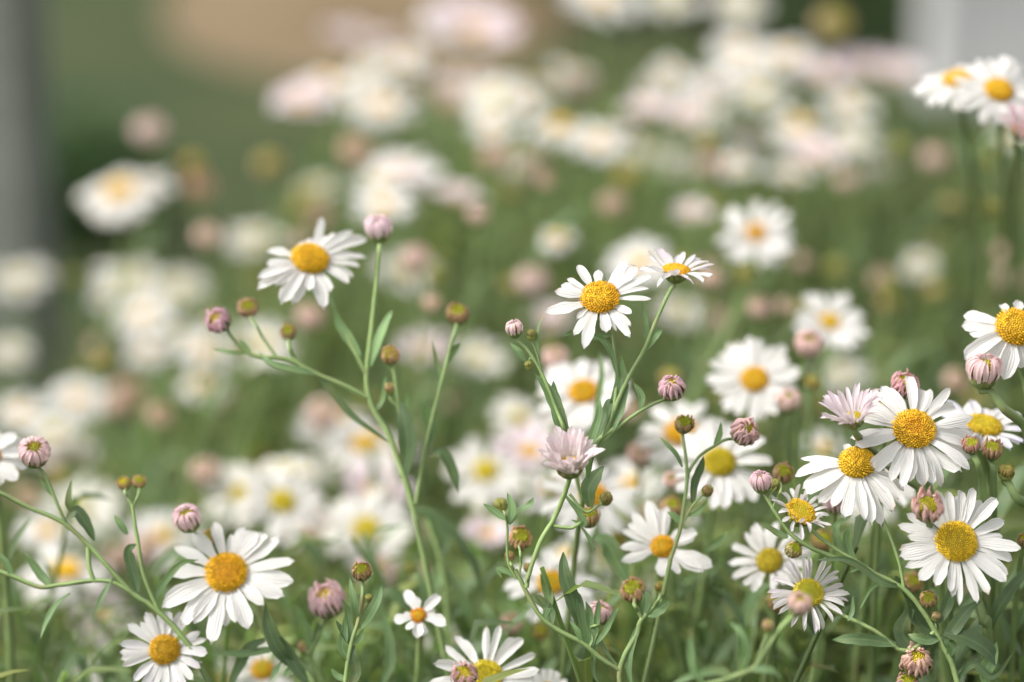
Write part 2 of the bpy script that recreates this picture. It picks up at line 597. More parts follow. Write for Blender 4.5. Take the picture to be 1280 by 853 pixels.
def leaf_mesh(mb, pts, width, face, fold=.25, roll=0.0, c0=LEAFC, c1=None, m=5, nu=5, wave=.0, tipred=False, seed=0):
    rng = random.Random(seed)
    q = smooth(pts, m)
    n = len(q)
    c1 = c1 or c0
    V, UVs, C = [], [], []
    s = np.linspace(-1, 1, nu)
    face = np.array(face, float)
    ph = rng.uniform(0, 6)
    for i in range(n):
        t = q[min(i + 1, n - 1)] - q[max(i - 1, 0)]
        t /= np.linalg.norm(t) + 1e-9
        side = np.cross(t, face)
        side /= np.linalg.norm(side) + 1e-9
        nn = np.cross(side, t)
        a = roll * (0.6 + 0.4 * i / n)
        side, nn = side * math.cos(a) + nn * math.sin(a), nn * math.cos(a) - side * math.sin(a)
        u = i / (n - 1)
        wv = width * .5 * (0.22 + 0.78 * math.sin(math.pi * min(1, u * 1.12 + .04)) ** .8 if u < .45 else math.cos((u - .45) / .55 * math.pi / 2) ** .75 * 1.0)
        wv = max(wv, width * .02)
        for k in s:
            h = fold * wv * abs(k) + wave * width * math.sin(ph + u * 9 + k) * abs(k)
            V.append(q[i] + side * (wv * k * (1 + .05 * math.sin(ph + u * 23))) + nn * h)
            UVs.append(((k + 1) / 2, u))
            cc = mixc(c0, c1, u)
            if tipred and u > .8: cc = mixc(cc, (.45, .22, .12), (u - .8) / .2 * .8)
            if abs(k) == 1: cc = cc * 1.12
            C.append(cc)
    mb.grid(V, nu, n, UVs, np.array(C))
# ------------------------------------------------------------------ plants
_CACHE = {}
HEADS = []          # (x, y, z) of every head, for the height of the foliage below them


def head_set(style, seed, detail, custom=None, **o):
    key = None if custom else (style, seed, detail, tuple(sorted(o.items())))
    if key and key in _CACHE: return _CACHE[key]
    ms = head_meshes(style, seed, detail, custom, **o)
    if key: _CACHE[key] = ms
    return ms


def put_head(root, x, y, k, span, tx, ty, style='open', seed=0, petals=None, as_part=None, detail=None, spin=None, label=None, **o):
    """one flower head or bud; returns (world point where the stem meets it, its axis)"""
    detail = (k < 1.22) if detail is None else detail
    rad = span * 0.5 * px(k)
    custom = None
    rng = random.Random(seed * 13 + int(x))
    if spin is None: spin = rng.uniform(0, 6.28)
    if petals:
        spin = 0.0
    M, n, hx, hy = head_frame(tx, ty, spin)
    if petals:
        custom = []
        for it in petals:
            an, L = math.radians(it[0]), it[1] / (span * .5)
            a, b = math.cos(an) * L, math.sin(an) * L
            nr, nu_, nb = n.dot(RV), n.dot(UV_), n.dot(BV)
            c = -(a * nr + b * nu_) / max(nb, .25)
            v = RV * a + UV_ * b + BV * c
            ln = min(v.length, 1.35)
            custom.append((math.atan2(v.dot(hy), v.dot(hx)), ln, it[2] if len(it) > 2 else 1.0))
    ms = head_set(style, seed, detail, custom, **o)
    pos = P(x, y, k)
    HEADS.append((pos.x, pos.y, pos.z))
    par = root
    base = root.location
    M4 = Matrix.Translation(pos - base) @ M.to_4x4() @ Matrix.Scale(rad, 4)
    names = ('petals', 'disc', 'calyx')
    if as_part:
        h = bpy.data.objects.new(as_part, None)
        COL.objects.link(h)
        h.parent = root
        h.matrix_local = M4
        if label: h['label'] = label
        for nm, me in zip(names, ms):
            link(nm, me, h)
    else:
        for nm, me in zip(names, ms):
            ob = link(nm, me, root)
            ob.matrix_local = M4
    return pos + n * (NECK[style] * rad), n


def thing(name, label, cat, loc, group=None):
    o = bpy.data.objects.new(name, None)
    COL.objects.link(o)
    o.location = loc
    tag(o, label, cat, group)
    return o


def to_ground(p, d, lean=None):
    """points that carry a stem from p (heading d) down to the soil"""
    p = Vector(p)
    d = Vector(d).normalized()
    h = p.z
    lx, ly = lean if lean else (jit(-.05, .05), jit(-.01, .06))
    g = Vector((p.x + d.x * h * .25 + lx, p.y + d.y * h * .15 + ly, -0.005))
    a = p + d * h * .12
    return [p, a + (g - a) * 0.12 + d * h * .03, p + (g - p) * .5 + d * h * .04, g]


def loc_pts(pts, base):
    return [Vector(q) - base for q in pts]


def wp(q, k):
    return P(q[0], q[1], q[2] if len(q) > 2 else k)


def add_leaf(root, pts, width, k, face=None, **o):
    mb = MB()
    f = face if face is not None else (BV + UV_ * .5)
    leaf_mesh(mb, pts, width, f, **o)
    return link('leaf', mb.mesh('leaf', M_LEAF), root)


def stem_leaves(root, path, n, size, k, s0=.035, s1=.30, rng=None):
    """lance-shaped leaves alternating up a stem; path runs from the head down"""
    rng = rng or R
    pts_ = [Vector(q) for q in path]
    cum = [0.0]
    for i in range(1, len(pts_)):
        cum.append(cum[-1] + (pts_[i] - pts_[i - 1]).length)
    for i in range(n):
        s = size * rng.uniform(.7, 1.15)
        d = max(s0 + (s1 - s0) * (i + rng.random() * .7) / n, s * 1.15)
        j = min(range(len(cum)), key=lambda t: abs(cum[t] - d))
        p = pts_[j]
        az = i * 2.4 + rng.uniform(-.6, .6)
        if k < 1.15 and math.sin(az) < -.2: az = -az       # near the lens the leaves lie on the far side
        out = Vector((math.cos(az), math.sin(az), 0))
        e = rng.uniform(.35, .8)
        pts = [p]
        for t in (.25, .5, .75, 1.0):
            pts.append(p + out * s * e * t ** 1.25 + Vector((0, 0, s * (t * .95 - .32 * t * t * rng.uniform(.6, 1.3)))))
        g = rng.uniform(.8, 1.15)
        c = tuple(v * g for v in LEAFC)
        add_leaf(root, pts, s * rng.uniform(.11, .16), k, face=-out + Vector((0, 0, 1.0)), c0=c, c1=tuple(v * 1.15 for v in c), m=4, nu=5 if k < 1.25 else 3, seed=rng.randrange(9999), wave=.06)


def push_back(p, c, rad, n):
    """a stem that runs up under a head passes behind its petals"""
    p = Vector(p)
    d = (p - c).length
    return p + FV * rad * .85 * max(0.0, n.dot(BV)) * max(0.0, 1 - d / (rad * 1.9))


def single(label, x, y, k, span, tx, ty, style='open', seed=0, stem=None, cat=None, group=None, leaves=3, lsize=.034, sw=None, lean=None, hang=None, **o):
    """a daisy or bud on a stem of its own"""
    nm = {'open': 'daisy', 'half': 'daisy'}.get(style, 'daisy_bud')
    cat = cat or ('daisy' if nm == 'daisy' else 'daisy bud')
    pos = P(x, y, k)
    rad = span * .5 * px(k)
    M, n, _, _ = head_frame(tx, ty)
    att = pos + n * (NECK[style] * rad)
    if stem:
        pts = [att, att - n * rad * .28] + [push_back(wp(q, k), pos, rad, n) for q in stem if (wp(q, k) - att).length > rad * .6]
    else:
        d = (-n * .35 + Vector((0, .1, -1))).normalized()
        sl = jit(-1, 1) * (1.0 if k > 1.2 else .3)
        pts = [att, att - n * .010 + Vector((0, 0, -.004)), att - n * .014 + Vector((sl * .010, .004, -.030)), att - n * .015 + Vector((sl * .034, .008, -.075))]
    tail = to_ground(pts[-1], (Vector(pts[-1]) - Vector(pts[-2])).normalized(), lean or (jit(-.07, .07) + (sl * .12 if not stem else 0), jit(.05, .16)))
    pts += tail[1:]
    base = Vector((pts[-1].x, pts[-1].y, 0))
    root = thing(nm, label, cat, base, group)
    put_head(root, x, y, k, span, tx, ty, style, seed, **o)
    sw = sw or (.0010 if style in ('open', 'half') else .0009)
    mb = MB()
    g = jit(.85, 1.2)
    c = tuple(v * g for v in STEMC)
    lp = [pts[0] + n * rad * .06] + pts[1:]
    path = tube(mb, loc_pts(lp, base), sw * .85, sw * 1.7, c0=c, c1=tuple(v * .8 for v in c), seg=8 if k < 1.25 else 6, m=6 if k < 1.25 else 4)
    link('stem', mb.mesh('stem', M_STEM), root)
    if leaves:
        stem_leaves(root, path, leaves, lsize * jit(.8, 1.2), k, rng=random.Random(int(x * 7 + y)))
    return root


def spray(name, label, cat, k, stems, heads, leaves, group=None, lean=None, extra=0):
    """a branching stem: the first stem starts at its lowest point in view and is carried on to the ground"""
    p0, p1 = wp(stems[0][0][0], k), wp(stems[0][0][1], k)
    tail = to_ground(p0, (p0 - p1).normalized(), lean)[1:]
    base = Vector((tail[-1].x, tail[-1].y, 0))
    root = thing(name, label, cat, base, group)
    necks = []
    for hd in heads:
        hd = dict(hd)
        hd0 = dict(hd)
        kk = hd.pop('k', k)
        nm = 'flower_head' if hd.get('style', 'open') in ('open', 'half') else 'bud'
        a, n = put_head(root, hd.pop('x'), hd.pop('y'), kk, hd.pop('span'), hd.pop('tx', 0), hd.pop('ty', 40), as_part=nm, **hd)
        necks.append((a, n, kk, P(hd0['x'], hd0['y'], kk), hd0['span'] * .5 * px(kk)))
    w0 = stems[0][1]
    mb = MB()
    path = tube(mb, loc_pts([p0] + tail, base), w0 * .42 * px(k), w0 * .75 * px(k), c0=STEMC, c1=tuple(v * .7 for v in STEMC))
    link('stem', mb.mesh('stem', M_STEM), root)
    if extra: stem_leaves(root, path, extra, .05, k)
    for i, st in enumerate(stems):
        pts, wa, wb = st[0], st[1], st[2]
        hi = st[3] if len(st) > 3 else None
        q = [wp(a, k) for a in pts]
        if hi is not None:
            a, n, kk, c, rad = necks[hi]
            q = [push_back(p, c, rad, n) for p in q]
            q = [p for i_, p in enumerate(q) if i_ == 0 or (p - a).length > rad * .4] + [a - n * rad * (.10 if rad > .006 else .22), a + n * rad * .06]
        mb = MB()
        g = jit(.9, 1.25)
        c = tuple(v * g for v in STEMC)
        tube(mb, loc_pts(q, base), wa * .42 * px(k), wb * .42 * px(k), c0=c, c1=tuple(v * 1.12 for v in c))
        link('stem' if i == 0 else 'branch', mb.mesh('branch', M_STEM), root)
    for j, lf in enumerate(leaves):
        pts, wd = lf[0], lf[1]
        op = dict(lf[2]) if len(lf) > 2 else {}
        g = op.pop('g', jit(.95, 1.35))
        c = tuple(v * g for v in LEAFC)
        wv = [wp(a, k) for a in pts]
        L = (wv[-1] - wv[0]).length
        bulge = op.pop('arch', jit(-.1, .12))
        for t in range(1, len(wv) - 1):
            wv[t] = wv[t] + BV * bulge * L
        if len(wv) == 2:
            wv = [wv[0], (wv[0] + wv[1]) / 2 + BV * bulge * L + RV * jit(-.04, .04) * L, wv[1]]
        add_leaf(root, loc_pts(wv, base), wd * px(k), k, c0=c, c1=tuple(v * 1.15 for v in c), seed=j, roll=op.pop('roll', jit(-.5, .5)), wave=.08, **op)
    return root
# ------------------------------------------------------------------ the branching stems at the front
GF = 'branching daisy stems at the front of the bush'

spray('daisy_spray', 'leafy branching stem with two opposite white daisies and pink buds on slim side branches', 'daisy spray', 1.0, [
    ([(718, 700, 1.05), (726, 640, 1.03), (741, 567), (752, 547), (774, 533)], 9, 7),
    ([(752, 550), (783, 478), (804, 440), (819, 404), (837, 365)], 7.5, 5.5, 1),
    ([(757, 546), (768, 505), (771, 470), (769, 440), (765, 412)], 6, 4.2, 0),
    ([(750, 556), (774, 533), (802, 513), (825, 502)], 6, 4.5, 2),
    ([(728, 628, 1.05), (719, 590, 1.04), (710, 553, 1.02), (706, 538), (696, 513), (684, 482), (672, 457), (659, 437), (648, 427)], 6.5, 3.5, 3),
    ([(676, 462), (672, 445), (666, 430)], 3.4, 2.6, 4),
    ([(668, 452), (663, 448), (662, 454)], 3, 2, 5),
], [
    dict(x=750, y=374, span=128, tx=-4, ty=36, seed=11, rd=.375, dh=.5, W=.245, nd=260, d_out=AMBER, d_in=GOLD, e0=12, e1=-6, of=.75, rough=1.6,
         petals=[(197, 71, 1.15), (169, 57, 1), (158, 52, .8), (149, 48, .5), (125, 50, .85), (94, 37, .75), (52, 60, 1.1), (39, 64, 1.15), (24, 73, .8), (12, 62, .5), (0, 64, .55), (-27, 43, .7), (-42, 50, .7), (-50, 61, .85), (-65, 44, .4), (-79, 44, .9), (-109, 72, .9), (-126, 56, .8), (-140, 40, .4)]),
    dict(x=845, y=339, k=1.02, span=98, tx=8, ty=66, seed=12, rd=.34, dh=.35, n=25, c1=(.78, .66, .76), d_out=AMBER, d_in=GOLD, e0=26, e1=2, ej=11, W=.17, label='pale lilac-white daisy seen from the side on the upper branch'),
    dict(x=840, y=485, span=40, tx=-12, ty=42, seed=13, style='incurve', c0=(.74, .45, .58), c1=(.78, .58, .66), d_out=LIME, d_in=LEMON, label='round pink bud with curled petals round a yellow eye'),
    dict(x=643, y=413, span=23, tx=-12, ty=62, seed=14, style='closed', c0=(.80, .62, .66), c1=PINK, len=1.12, ctip=YGREEN, label='small bud with a tuft of pink-white petals'),
    dict(x=664, y=419, span=17, tx=5, ty=70, seed=15, style='green', c0=YGREEN, c1=(.30, .25, .10), label='tiny green bud'),
    dict(x=661, y=457, span=14, tx=-20, ty=60, seed=16, style='green', c0=YGREEN, c1=YGREEN, label='smallest yellow-green bud'),
], [
    ([(757, 546), (768, 520), (777, 482), (776, 444)], 21, dict(roll=.15, arch=-.02, g=1.25)),
    ([(765, 418), (744, 421), (722, 414), (704, 420)], 9, dict(roll=.7)),
    ([(772, 470), (764, 440), (752, 424), (738, 420)], 8, dict(roll=.5)),
    ([(806, 426), (808, 409), (802, 374)], 7, dict(roll=.4, g=1.4)),
    ([(808, 436), (818, 420), (829, 411)], 11, dict(g=1.6)),
    ([(801, 511), (802, 495), (791, 477)], 9, dict(g=1.3)),
    ([(712, 556), (702, 530), (694, 500), (692, 476)], 17, dict(roll=.3, g=.95)),
    ([(703, 545), (698, 516), (684, 488), (669, 467)], 17, dict(roll=-.2, g=1.35)),
    ([(675, 452), (671, 430), (673, 410), (679, 393)], 5, dict(roll=.7, tipred=True, g=1.3)),
    ([(657, 452), (648, 440), (637, 428)], 8, dict(g=1.5)),
    ([(741, 567), (752, 535), (762, 505), (764, 500)], 14, dict(roll=.6, g=.8)),
    ([(741, 540, 1.08), (748, 500, 1.08), (752, 465, 1.08), (749, 440, 1.08)], 8, dict(g=1.5)),
    ([(735, 600), (736, 560), (748, 520), (750, 500)], 10, dict(g=1.2)),
], GF, extra=2)

spray('daisy_spray', 'tall pale green branching stem with one large open daisy, upright pink bud and bud clusters', 'daisy spray', 1.06, [
    ([(520, 650), (508, 606), (495, 568), (483, 538), (468, 514), (459, 485), (459, 458), (464, 415), (468, 378), (472, 340), (474, 310)], 8, 5, 1),
    ([(459, 470), (448, 448), (434, 422), (419, 392), (406, 362), (396, 340)], 6, 4.5, 0),
    ([(459, 497), (430, 482), (394, 467), (359, 449), (322, 446), (303, 436), (287, 420)], 6.5, 3.6, 2),
    ([(345, 446), (330, 424), (318, 404)], 4, 3.2, 3),
    ([(380, 462), (366, 446), (361, 432)], 6, 4, 4),
    ([(503, 585), (501, 550), (498, 508), (493, 470), (490, 458)], 5, 3.6, 5),
    ([(497, 508), (489, 500), (487, 494)], 4, 3, 6),
    ([(520, 630), (530, 570), (537, 538), (549, 490), (561, 443), (569, 413)], 7.5, 5, 7),
], [
    dict(x=387, y=326, k=1.07, span=132, tx=16, ty=40, seed=21, rd=.36, dh=.55, n=22, W=.22, d_out=(.88, .54, .02), d_in=(.84, .50, .02), nd=300, rough=.5, e0=8, e1=-12, ej=8, of=.4,
         petals=[(106, 22, .9), (92, 30, .8), (75, 60, .8), (62, 38, 1), (48, 46, .6), (40, 64, .8), (24, 74, 1.0), (12, 62, .7), (5, 71, .7), (-7, 62, .9), (-17, 60, .7), (-30, 58, 1.0), (-52, 48, .9), (-68, 62, 1.2), (-88, 42, .9), (-105, 56, 1.25), (-116, 76, 1.1), (-128, 58, 1.0), (-140, 50, .8), (-152, 68, 1.3), (-160, 66, 1.1), (-172, 52, 1.1), (166, 54, 1.15), (120, 26, .8)]),
    dict(x=473, y=289, k=1.07, span=36, tx=-4, ty=62, seed=22, style='closed', c0=(.80, .62, .74), c1=(.76, .52, .66), len=1.08, ctip=(.6, .38, .12), label='upright pale pink bud at the top of the stem'),
    dict(x=273, y=401, span=37, tx=-25, ty=20, seed=23, style='incurve', c0=(.68, .36, .52), c1=(.74, .50, .64), e1=168, label='magenta-pink bud at the far tip of the side branch'),
    dict(x=310, y=385, k=1.08, span=32, tx=0, ty=30, seed=24, style='button', c0=PEACH, c1=OLD, label='brownish pink button bud beside the magenta one'),
    dict(x=360, y=415, k=1.08, span=25, tx=0, ty=35, seed=25, style='button', c0=(.45, .34, .12), c1=OLD, label='small olive button bud'),
    dict(x=488, y=444, k=1.05, span=29, tx=0, ty=35, seed=26, style='button', c0=(.62, .40, .16), c1=OLD, d_in=(.5, .33, .1), label='round amber-brown button bud'),
    dict(x=487, y=486, k=1.05, span=17, tx=0, ty=45, seed=27, style='green', c0=(.5, .36, .12), c1=PEACH, label='tiny tan bud'),
    dict(x=572, y=392, k=1.08, span=35, tx=5, ty=42, seed=28, style='button', c0=(.42, .25, .10), c1=OLD, d_in=LIME, label='brown button bud with a lime eye on the right-hand branch'),
], [
    ([(450, 445), (436, 424), (424, 405), (416, 382)], 13, dict(g=1.6, roll=.3)),
    ([(462, 458), (470, 432), (482, 405), (490, 388)], 13, dict(g=1.6, roll=.3)),
    ([(396, 468), (408, 482), (440, 520), (490, 556)], 9, dict(g=.85)),
    ([(394, 467), (372, 462), (340, 454), (324, 440)], 9, dict(g=1.3)),
    ([(316, 446), (306, 432), (301, 424)], 7, dict(g=1.5)),
    ([(312, 442), (290, 441), (266, 436)], 6, dict(g=1.5)),
    ([(503, 600), (510, 560), (506, 525), (500, 500)], 22, dict(g=.75, roll=.2)),
    ([(500, 540), (506, 515), (508, 490)], 9, dict(g=1.3)),
    ([(535, 560), (538, 535), (532, 515), (526, 502)], 15, dict(g=1.2)),
    ([(558, 455), (566, 440), (576, 430)], 10, dict(g=1.5)),
    ([(537, 570), (552, 566), (566, 590), (574, 618)], 15, dict(g=.9, roll=.4)),
    ([(468, 514), (478, 500), (482, 470)], 7, dict(g=1.4)),
    ([(552, 478), (546, 455), (540, 425)], 5, dict(g=1.2)),
], GF, extra=2)

spray('daisy_spray', 'forked stem with a pale pink half-open daisy, peach buttons and a tuft of pointed leaves', 'daisy spray', 1.0, [
    ([(775, 862), (775, 838), (783, 815), (796, 793), (800, 778), (808, 768)], 8, 7),
    ([(775, 838), (752, 824), (730, 805), (701, 790), (677, 772), (662, 748), (650, 724), (644, 712)], 7.5, 5.5),
    ([(658, 735), (662, 715), (676, 676), (693, 648), (706, 618, .99), (711, 602, .985)], 7, 7, 0),
    ([(646, 724), (637, 708), (634, 690), (634, 656), (630, 640)], 4, 3, 6),
    ([(648, 722), (651, 704), (650, 690)], 4, 3.5, 1),
    ([(692, 658), (714, 660), (726, 654)], 5, 4, 2),
    ([(712, 618), (732, 640), (748, 632)], 4, 3, 3),
    ([(803, 775), (798, 764), (793, 756)], 6, 5, 4),
    ([(808, 768), (818, 758), (825, 746)], 6, 4, 5),
    ([(659, 730), (660, 720)], 3.5, 3, 7),
    ([(642, 712), (638, 704)], 3.5, 3, 8),
    ([(735, 812), (741, 800), (738, 785), (748, 782)], 4, 4, 9),
    ([(676, 772), (690, 748), (716, 712), (745, 690)], 0.5, 0.5),
], [
    dict(x=712, y=583, k=.985, span=82, tx=-4, ty=52, seed=31, style='half', c0=(.95, .86, .87), c1=(.94, .78, .82), rd=.42, n=44, W=.26, e0=60, e1=44, d_in=LEMON, d_out=GOLD, label='pale pink half-open daisy with upright petals'),
    dict(x=650, y=673, k=1.03, span=36, tx=8, ty=30, seed=32, style='button', c0=(.68, .40, .20), c1=OLD, d_in=LIME, label='peach button bud'),
    dict(x=736, y=646, k=1.03, span=33, tx=10, ty=55, seed=33, style='button', c0=(.48, .34, .10), c1=OLD, label='olive-brown button bud'),
    dict(x=757, y=624, k=1.02, span=22, tx=30, ty=35, seed=34, style='green', c0=YGREEN, c1=(.35, .22, .1), label='small green bud beside the broad leaf'),
    dict(x=791, y=738, k=1.03, span=38, tx=-14, ty=35, seed=35, style='button', c0=(.70, .45, .28), c1=(.6, .34, .2), label='large peach button bud by the fork'),
    dict(x=826, y=735, k=1.04, span=20, tx=5, ty=55, seed=36, style='green', c0=(.45, .33, .10), c1=(.4, .3, .1), label='small yellowish bud'),
    dict(x=626, y=632, k=1.03, span=22, tx=-15, ty=60, seed=37, style='green', c0=(.48, .44, .14), c1=YGREEN, label='greenish bud wrapped in leaves'),
    dict(x=660, y=710, k=1.03, span=15, tx=0, ty=50, seed=38, style='green', c0=YGREEN, c1=OLD),
    dict(x=637, y=696, k=1.03, span=17, tx=0, ty=50, seed=39, style='green', c0=OLD, c1=OLD),
    dict(x=750, y=768, k=1.03, span=32, tx=0, ty=60, seed=40, style='closed', c0=(.76, .5, .56), c1=PINK, label='pink bud behind the pointed leaves'),
], [
    ([(738, 634), (736, 612), (745, 595), (755, 583)], 20, dict(roll=.2, g=.85, arch=.05)),
    ([(724, 780), (716, 750), (706, 718), (704, 690)], 19, dict(roll=.15, g=.8, arch=.05)),
    ([(733, 806), (728, 780), (724, 752), (722, 740)], 11, dict(g=1.1)),
    ([(736, 808), (737, 790), (738, 768), (732, 752)], 10, dict(g=1.25)),
    ([(740, 808), (745, 785), (748, 760), (749, 750)], 8, dict(g=1.3)),
    ([(744, 806), (756, 790), (766, 770), (773, 760)], 7, dict(g=1.2)),
    ([(742, 800), (740, 785), (744, 770)], 8, dict(g=1.4)),
    ([(730, 806), (722, 790), (712, 776)], 8, dict(g=1.5)),
    ([(775, 838), (757, 815), (746, 800), (742, 840), (756, 862)], 7, dict(g=.9)),
    ([(784, 726, 1.06), (770, 700, 1.06), (758, 678, 1.06), (742, 672, 1.06)], 26, dict(roll=.1, g=1.25)),
    ([(744, 688), (734, 670), (724, 655)], 6, dict(g=1.4)),
    ([(648, 724), (636, 716), (622, 712), (628, 724)], 7, dict(g=1.5)),
    ([(680, 774), (686, 750), (680, 728), (676, 718)], 12, dict(g=1.4)),
    ([(690, 780), (688, 765), (676, 750), (668, 744)], 12, dict(g=.9)),
    ([(808, 768), (822, 762), (838, 750)], 16, dict(g=1.3)),
    ([(803, 772), (808, 750), (806, 738)], 12, dict(g=.9)),
    ([(636, 656), (648, 640), (662, 632), (667, 622)], 11, dict(g=1.3, roll=.4)),
    ([(632, 650), (618, 640), (604, 630)], 9, dict(g=1.4)),
    ([(636, 655), (640, 635), (634, 616)], 10, dict(g=1.6)),
    ([(707, 620), (722, 640), (730, 655), (714, 650)], 9, dict(g=1.5)),
    ([(800, 780), (792, 800), (786, 830), (790, 862)], 10, dict(g=1.2)),
], GF, extra=1)

spray('daisy_spray', 'slim upright stem forking to a lime-eyed button, a round pink bud and a green one', 'daisy spray', 1.02, [
    ([(838, 700), (850, 662), (856, 625), (859, 597), (857, 570), (854, 545)], 7, 4, 0),
    ([(859, 600), (863, 586), (876, 569), (896, 556), (908, 550)], 5.5, 3.8, 1),
    ([(856, 650), (867, 631), (878, 620)], 5, 3, 2),
], [
    dict(x=855, y=530, span=30, tx=0, ty=38, seed=41, style='button', c0=(.34, .30, .08), c1=OLD, d_in=(.36, .42, .02), d_out=LIME, label='lime-eyed green button bud'),
    dict(x=931, y=540, span=42, tx=18, ty=25, seed=42, style='incurve', c0=(.68, .44, .48), c1=(.62, .36, .38), d_in=LIME, d_out=LEMON, e1=165, label='round dusky pink bud'),
    dict(x=884, y=614, span=19, tx=25, ty=35, seed=43, style='green', c0=YGREEN, c1=OLD, label='small green bud low on the stem'),
], [
    ([(853, 584), (845, 568), (834, 556), (825, 547)], 6, dict(g=1.3)),
    ([(893, 557), (899, 545), (901, 527)], 8, dict(g=1.6)),
    ([(866, 630), (868, 605), (876, 585), (879, 570)], 11, dict(g=.8)),
    ([(852, 655), (842, 645), (834, 640)], 9, dict(g=1.4)),
    ([(861, 645), (872, 640), (884, 626)], 7, dict(g=1.5)),
    ([(880, 690, 1.06), (895, 680, 1.06), (912, 664, 1.06)], 9, dict(g=1.2)),
], GF, extra=2)

spray('daisy_spray', 'long sloping stem with three white daisies, one narrow-petalled, and green button buds', 'daisy spray', 1.0, [
    ([(1199, 862), (1190, 830), (1179, 808), (1155, 766), (1129, 736), (1090, 716), (1043, 697), (1012, 684), (989, 668), (972, 645), (958, 622)], 8.5, 4, 3),
    ([(1092, 716), (1064, 698), (1040, 683), (1016, 664), (1010, 655)], 6, 4, 0),
    ([(1130, 736), (1124, 704), (1114, 670), (1104, 645), (1090, 620)], 5, 4.5, 1),
    ([(1123, 812), (1092, 788), (1048, 768), (1030, 758)], 6, 5, 2),
    ([(1168, 790), (1140, 812), (1123, 812)], 7, 6),
    ([(965, 636), (972, 622), (976, 612)], 4, 3, 4),
    ([(1008, 680), (1000, 684), (995, 690)], 3, 3, 5),
    ([(1150, 762), (1156, 758)], 4, 4, 6),
    ([(1170, 792), (1170, 782)], 4, 3, 7),
    ([(966, 636), (962, 622), (970, 610)], 3, 2.4, 8),
], [
    dict(x=1000, y=641, span=88, tx=26, ty=42, seed=51, rd=.44, dh=.34, n=30, W=.13, gap=.08, c1=(.80, .70, .78), d_in=LEMON, d_out=GOLD, e0=40, e1=5, ej=20, short=.6, of=.35, rough=1.3, label='ragged daisy with a wide yellow disc and curled petals'),
    dict(x=1071, y=582, span=140, tx=-4, ty=44, seed=52, rd=.33, dh=.8, nd=260, d_in=(.84, .52, .03), d_out=(.86, .56, .03), e0=-4, e1=-30, rough=1.5, of=.8, W=.20,
         petals=[(170, 62, 1), (163, 72, .8), (180, 80, 1.2), (191, 76, 1.3), (204, 74, 1.3), (215, 64, 1.2), (230, 58, 1.0), (248, 60, 1.1), (268, 58, 1.0), (282, 62, 1.1), (296, 66, 1.1), (312, 62, 1.1), (326, 60, 1.2), (340, 62, 1), (112, 30, .8), (10, 44, .8)], label='daisy with drooping petals and a high gold disc'),
    dict(x=1010, y=743, k=1.01, span=106, tx=6, ty=30, seed=53, rd=.36, dh=.6, n=31, W=.115, gap=.06, d_in=LIME, d_out=LEMON, e0=22, e1=-4, ej=13, cup=1.0, nd=230, rough=.3, of=.3, c1=(.82, .74, .80), label='daisy with narrow rolled petals and a lime-yellow disc'),
    dict(x=952, y=605, span=29, tx=-20, ty=58, seed=54, style='closed', c0=(.76, .5, .6), c1=(.72, .42, .54), len=1.1, label='bud with a tuft of pink petals at the end of the stem'),
    dict(x=979, y=592, k=1.04, span=32, tx=10, ty=40, seed=55, style='button', c0=(.50, .34, .18), c1=OLD, label='brownish green button bud'),
    dict(x=992, y=687, span=27, tx=20, ty=30, seed=56, style='button', c0=(.40, .36, .12), c1=YGREEN, d_in=(.36, .40, .02), label='green button bud below the ragged daisy'),
    dict(x=1160, y=749, k=1.0, span=27, tx=0, ty=35, seed=57, style='button', c0=(.36, .26, .08), c1=OLD, d_in=(.3, .30, .03), label='small dark-rimmed green button'),
    dict(x=1170, y=771, span=16, tx=10, ty=50, seed=58, style='green', c0=YGREEN, c1=PEACH, label='tiny bud below the button'),
    dict(x=968, y=607, k=1.01, span=20, tx=0, ty=60, seed=59, style='green', c0=(.34, .36, .09), c1=YGREEN),
], [
    ([(985, 672), (972, 668), (958, 658), (948, 655)], 11, dict(g=.9)),
    ([(1128, 734), (1100, 726), (1060, 700), (1020, 700)], 9, dict(g=.8)),
    ([(1182, 800), (1192, 786), (1208, 764), (1226, 752)], 17, dict(roll=.1, g=.95, arch=.02)),
    ([(1178, 796), (1160, 800), (1146, 797), (1135, 793)], 12, dict(g=1.3)),
    ([(1181, 796), (1187, 806), (1186, 824)], 15, dict(g=1.3, roll=.4)),
    ([(1180, 790), (1204, 796), (1232, 812), (1252, 838)], 26, dict(g=.72, arch=.08, roll=.3)),
    ([(1172, 780), (1182, 762), (1190, 740), (1192, 728)], 14, dict(g=.85)),
    ([(1232, 862), (1232, 840), (1240, 820), (1246, 803)], 17, dict(g=1.5, arch=.02)),
    ([(1129, 732), (1106, 728), (1088, 738), (1075, 762)], 6, dict(g=1.5, roll=.5)),
    ([(1072, 704), (1062, 690), (1058, 672), (1063, 660)], 11, dict(g=1.35)),
    ([(1056, 690), (1048, 676), (1046, 658), (1058, 648), (1066, 644)], 8, dict(g=1.2, roll=.5)),
    ([(1120, 806), (1090, 800), (1062, 798), (1040, 800)], 15, dict(g=1.2)),
    ([(1172, 795), (1150, 780), (1136, 748), (1120, 720)], 22, dict(g=.6)),
    ([(1140, 760), (1130, 790), (1142, 808), (1166, 806)], 24, dict(g=.55, arch=-.2)),
    ([(1086, 716), (1078, 708), (1062, 716)], 7, dict(g=1.6)),
    ([(1060, 776), (1066, 764), (1066, 744)], 6, dict(g=1.3)),
    ([(1196, 850), (1216, 830), (1240, 845), (1270, 812)], 10, dict(g=.7)),
], GF, extra=1)

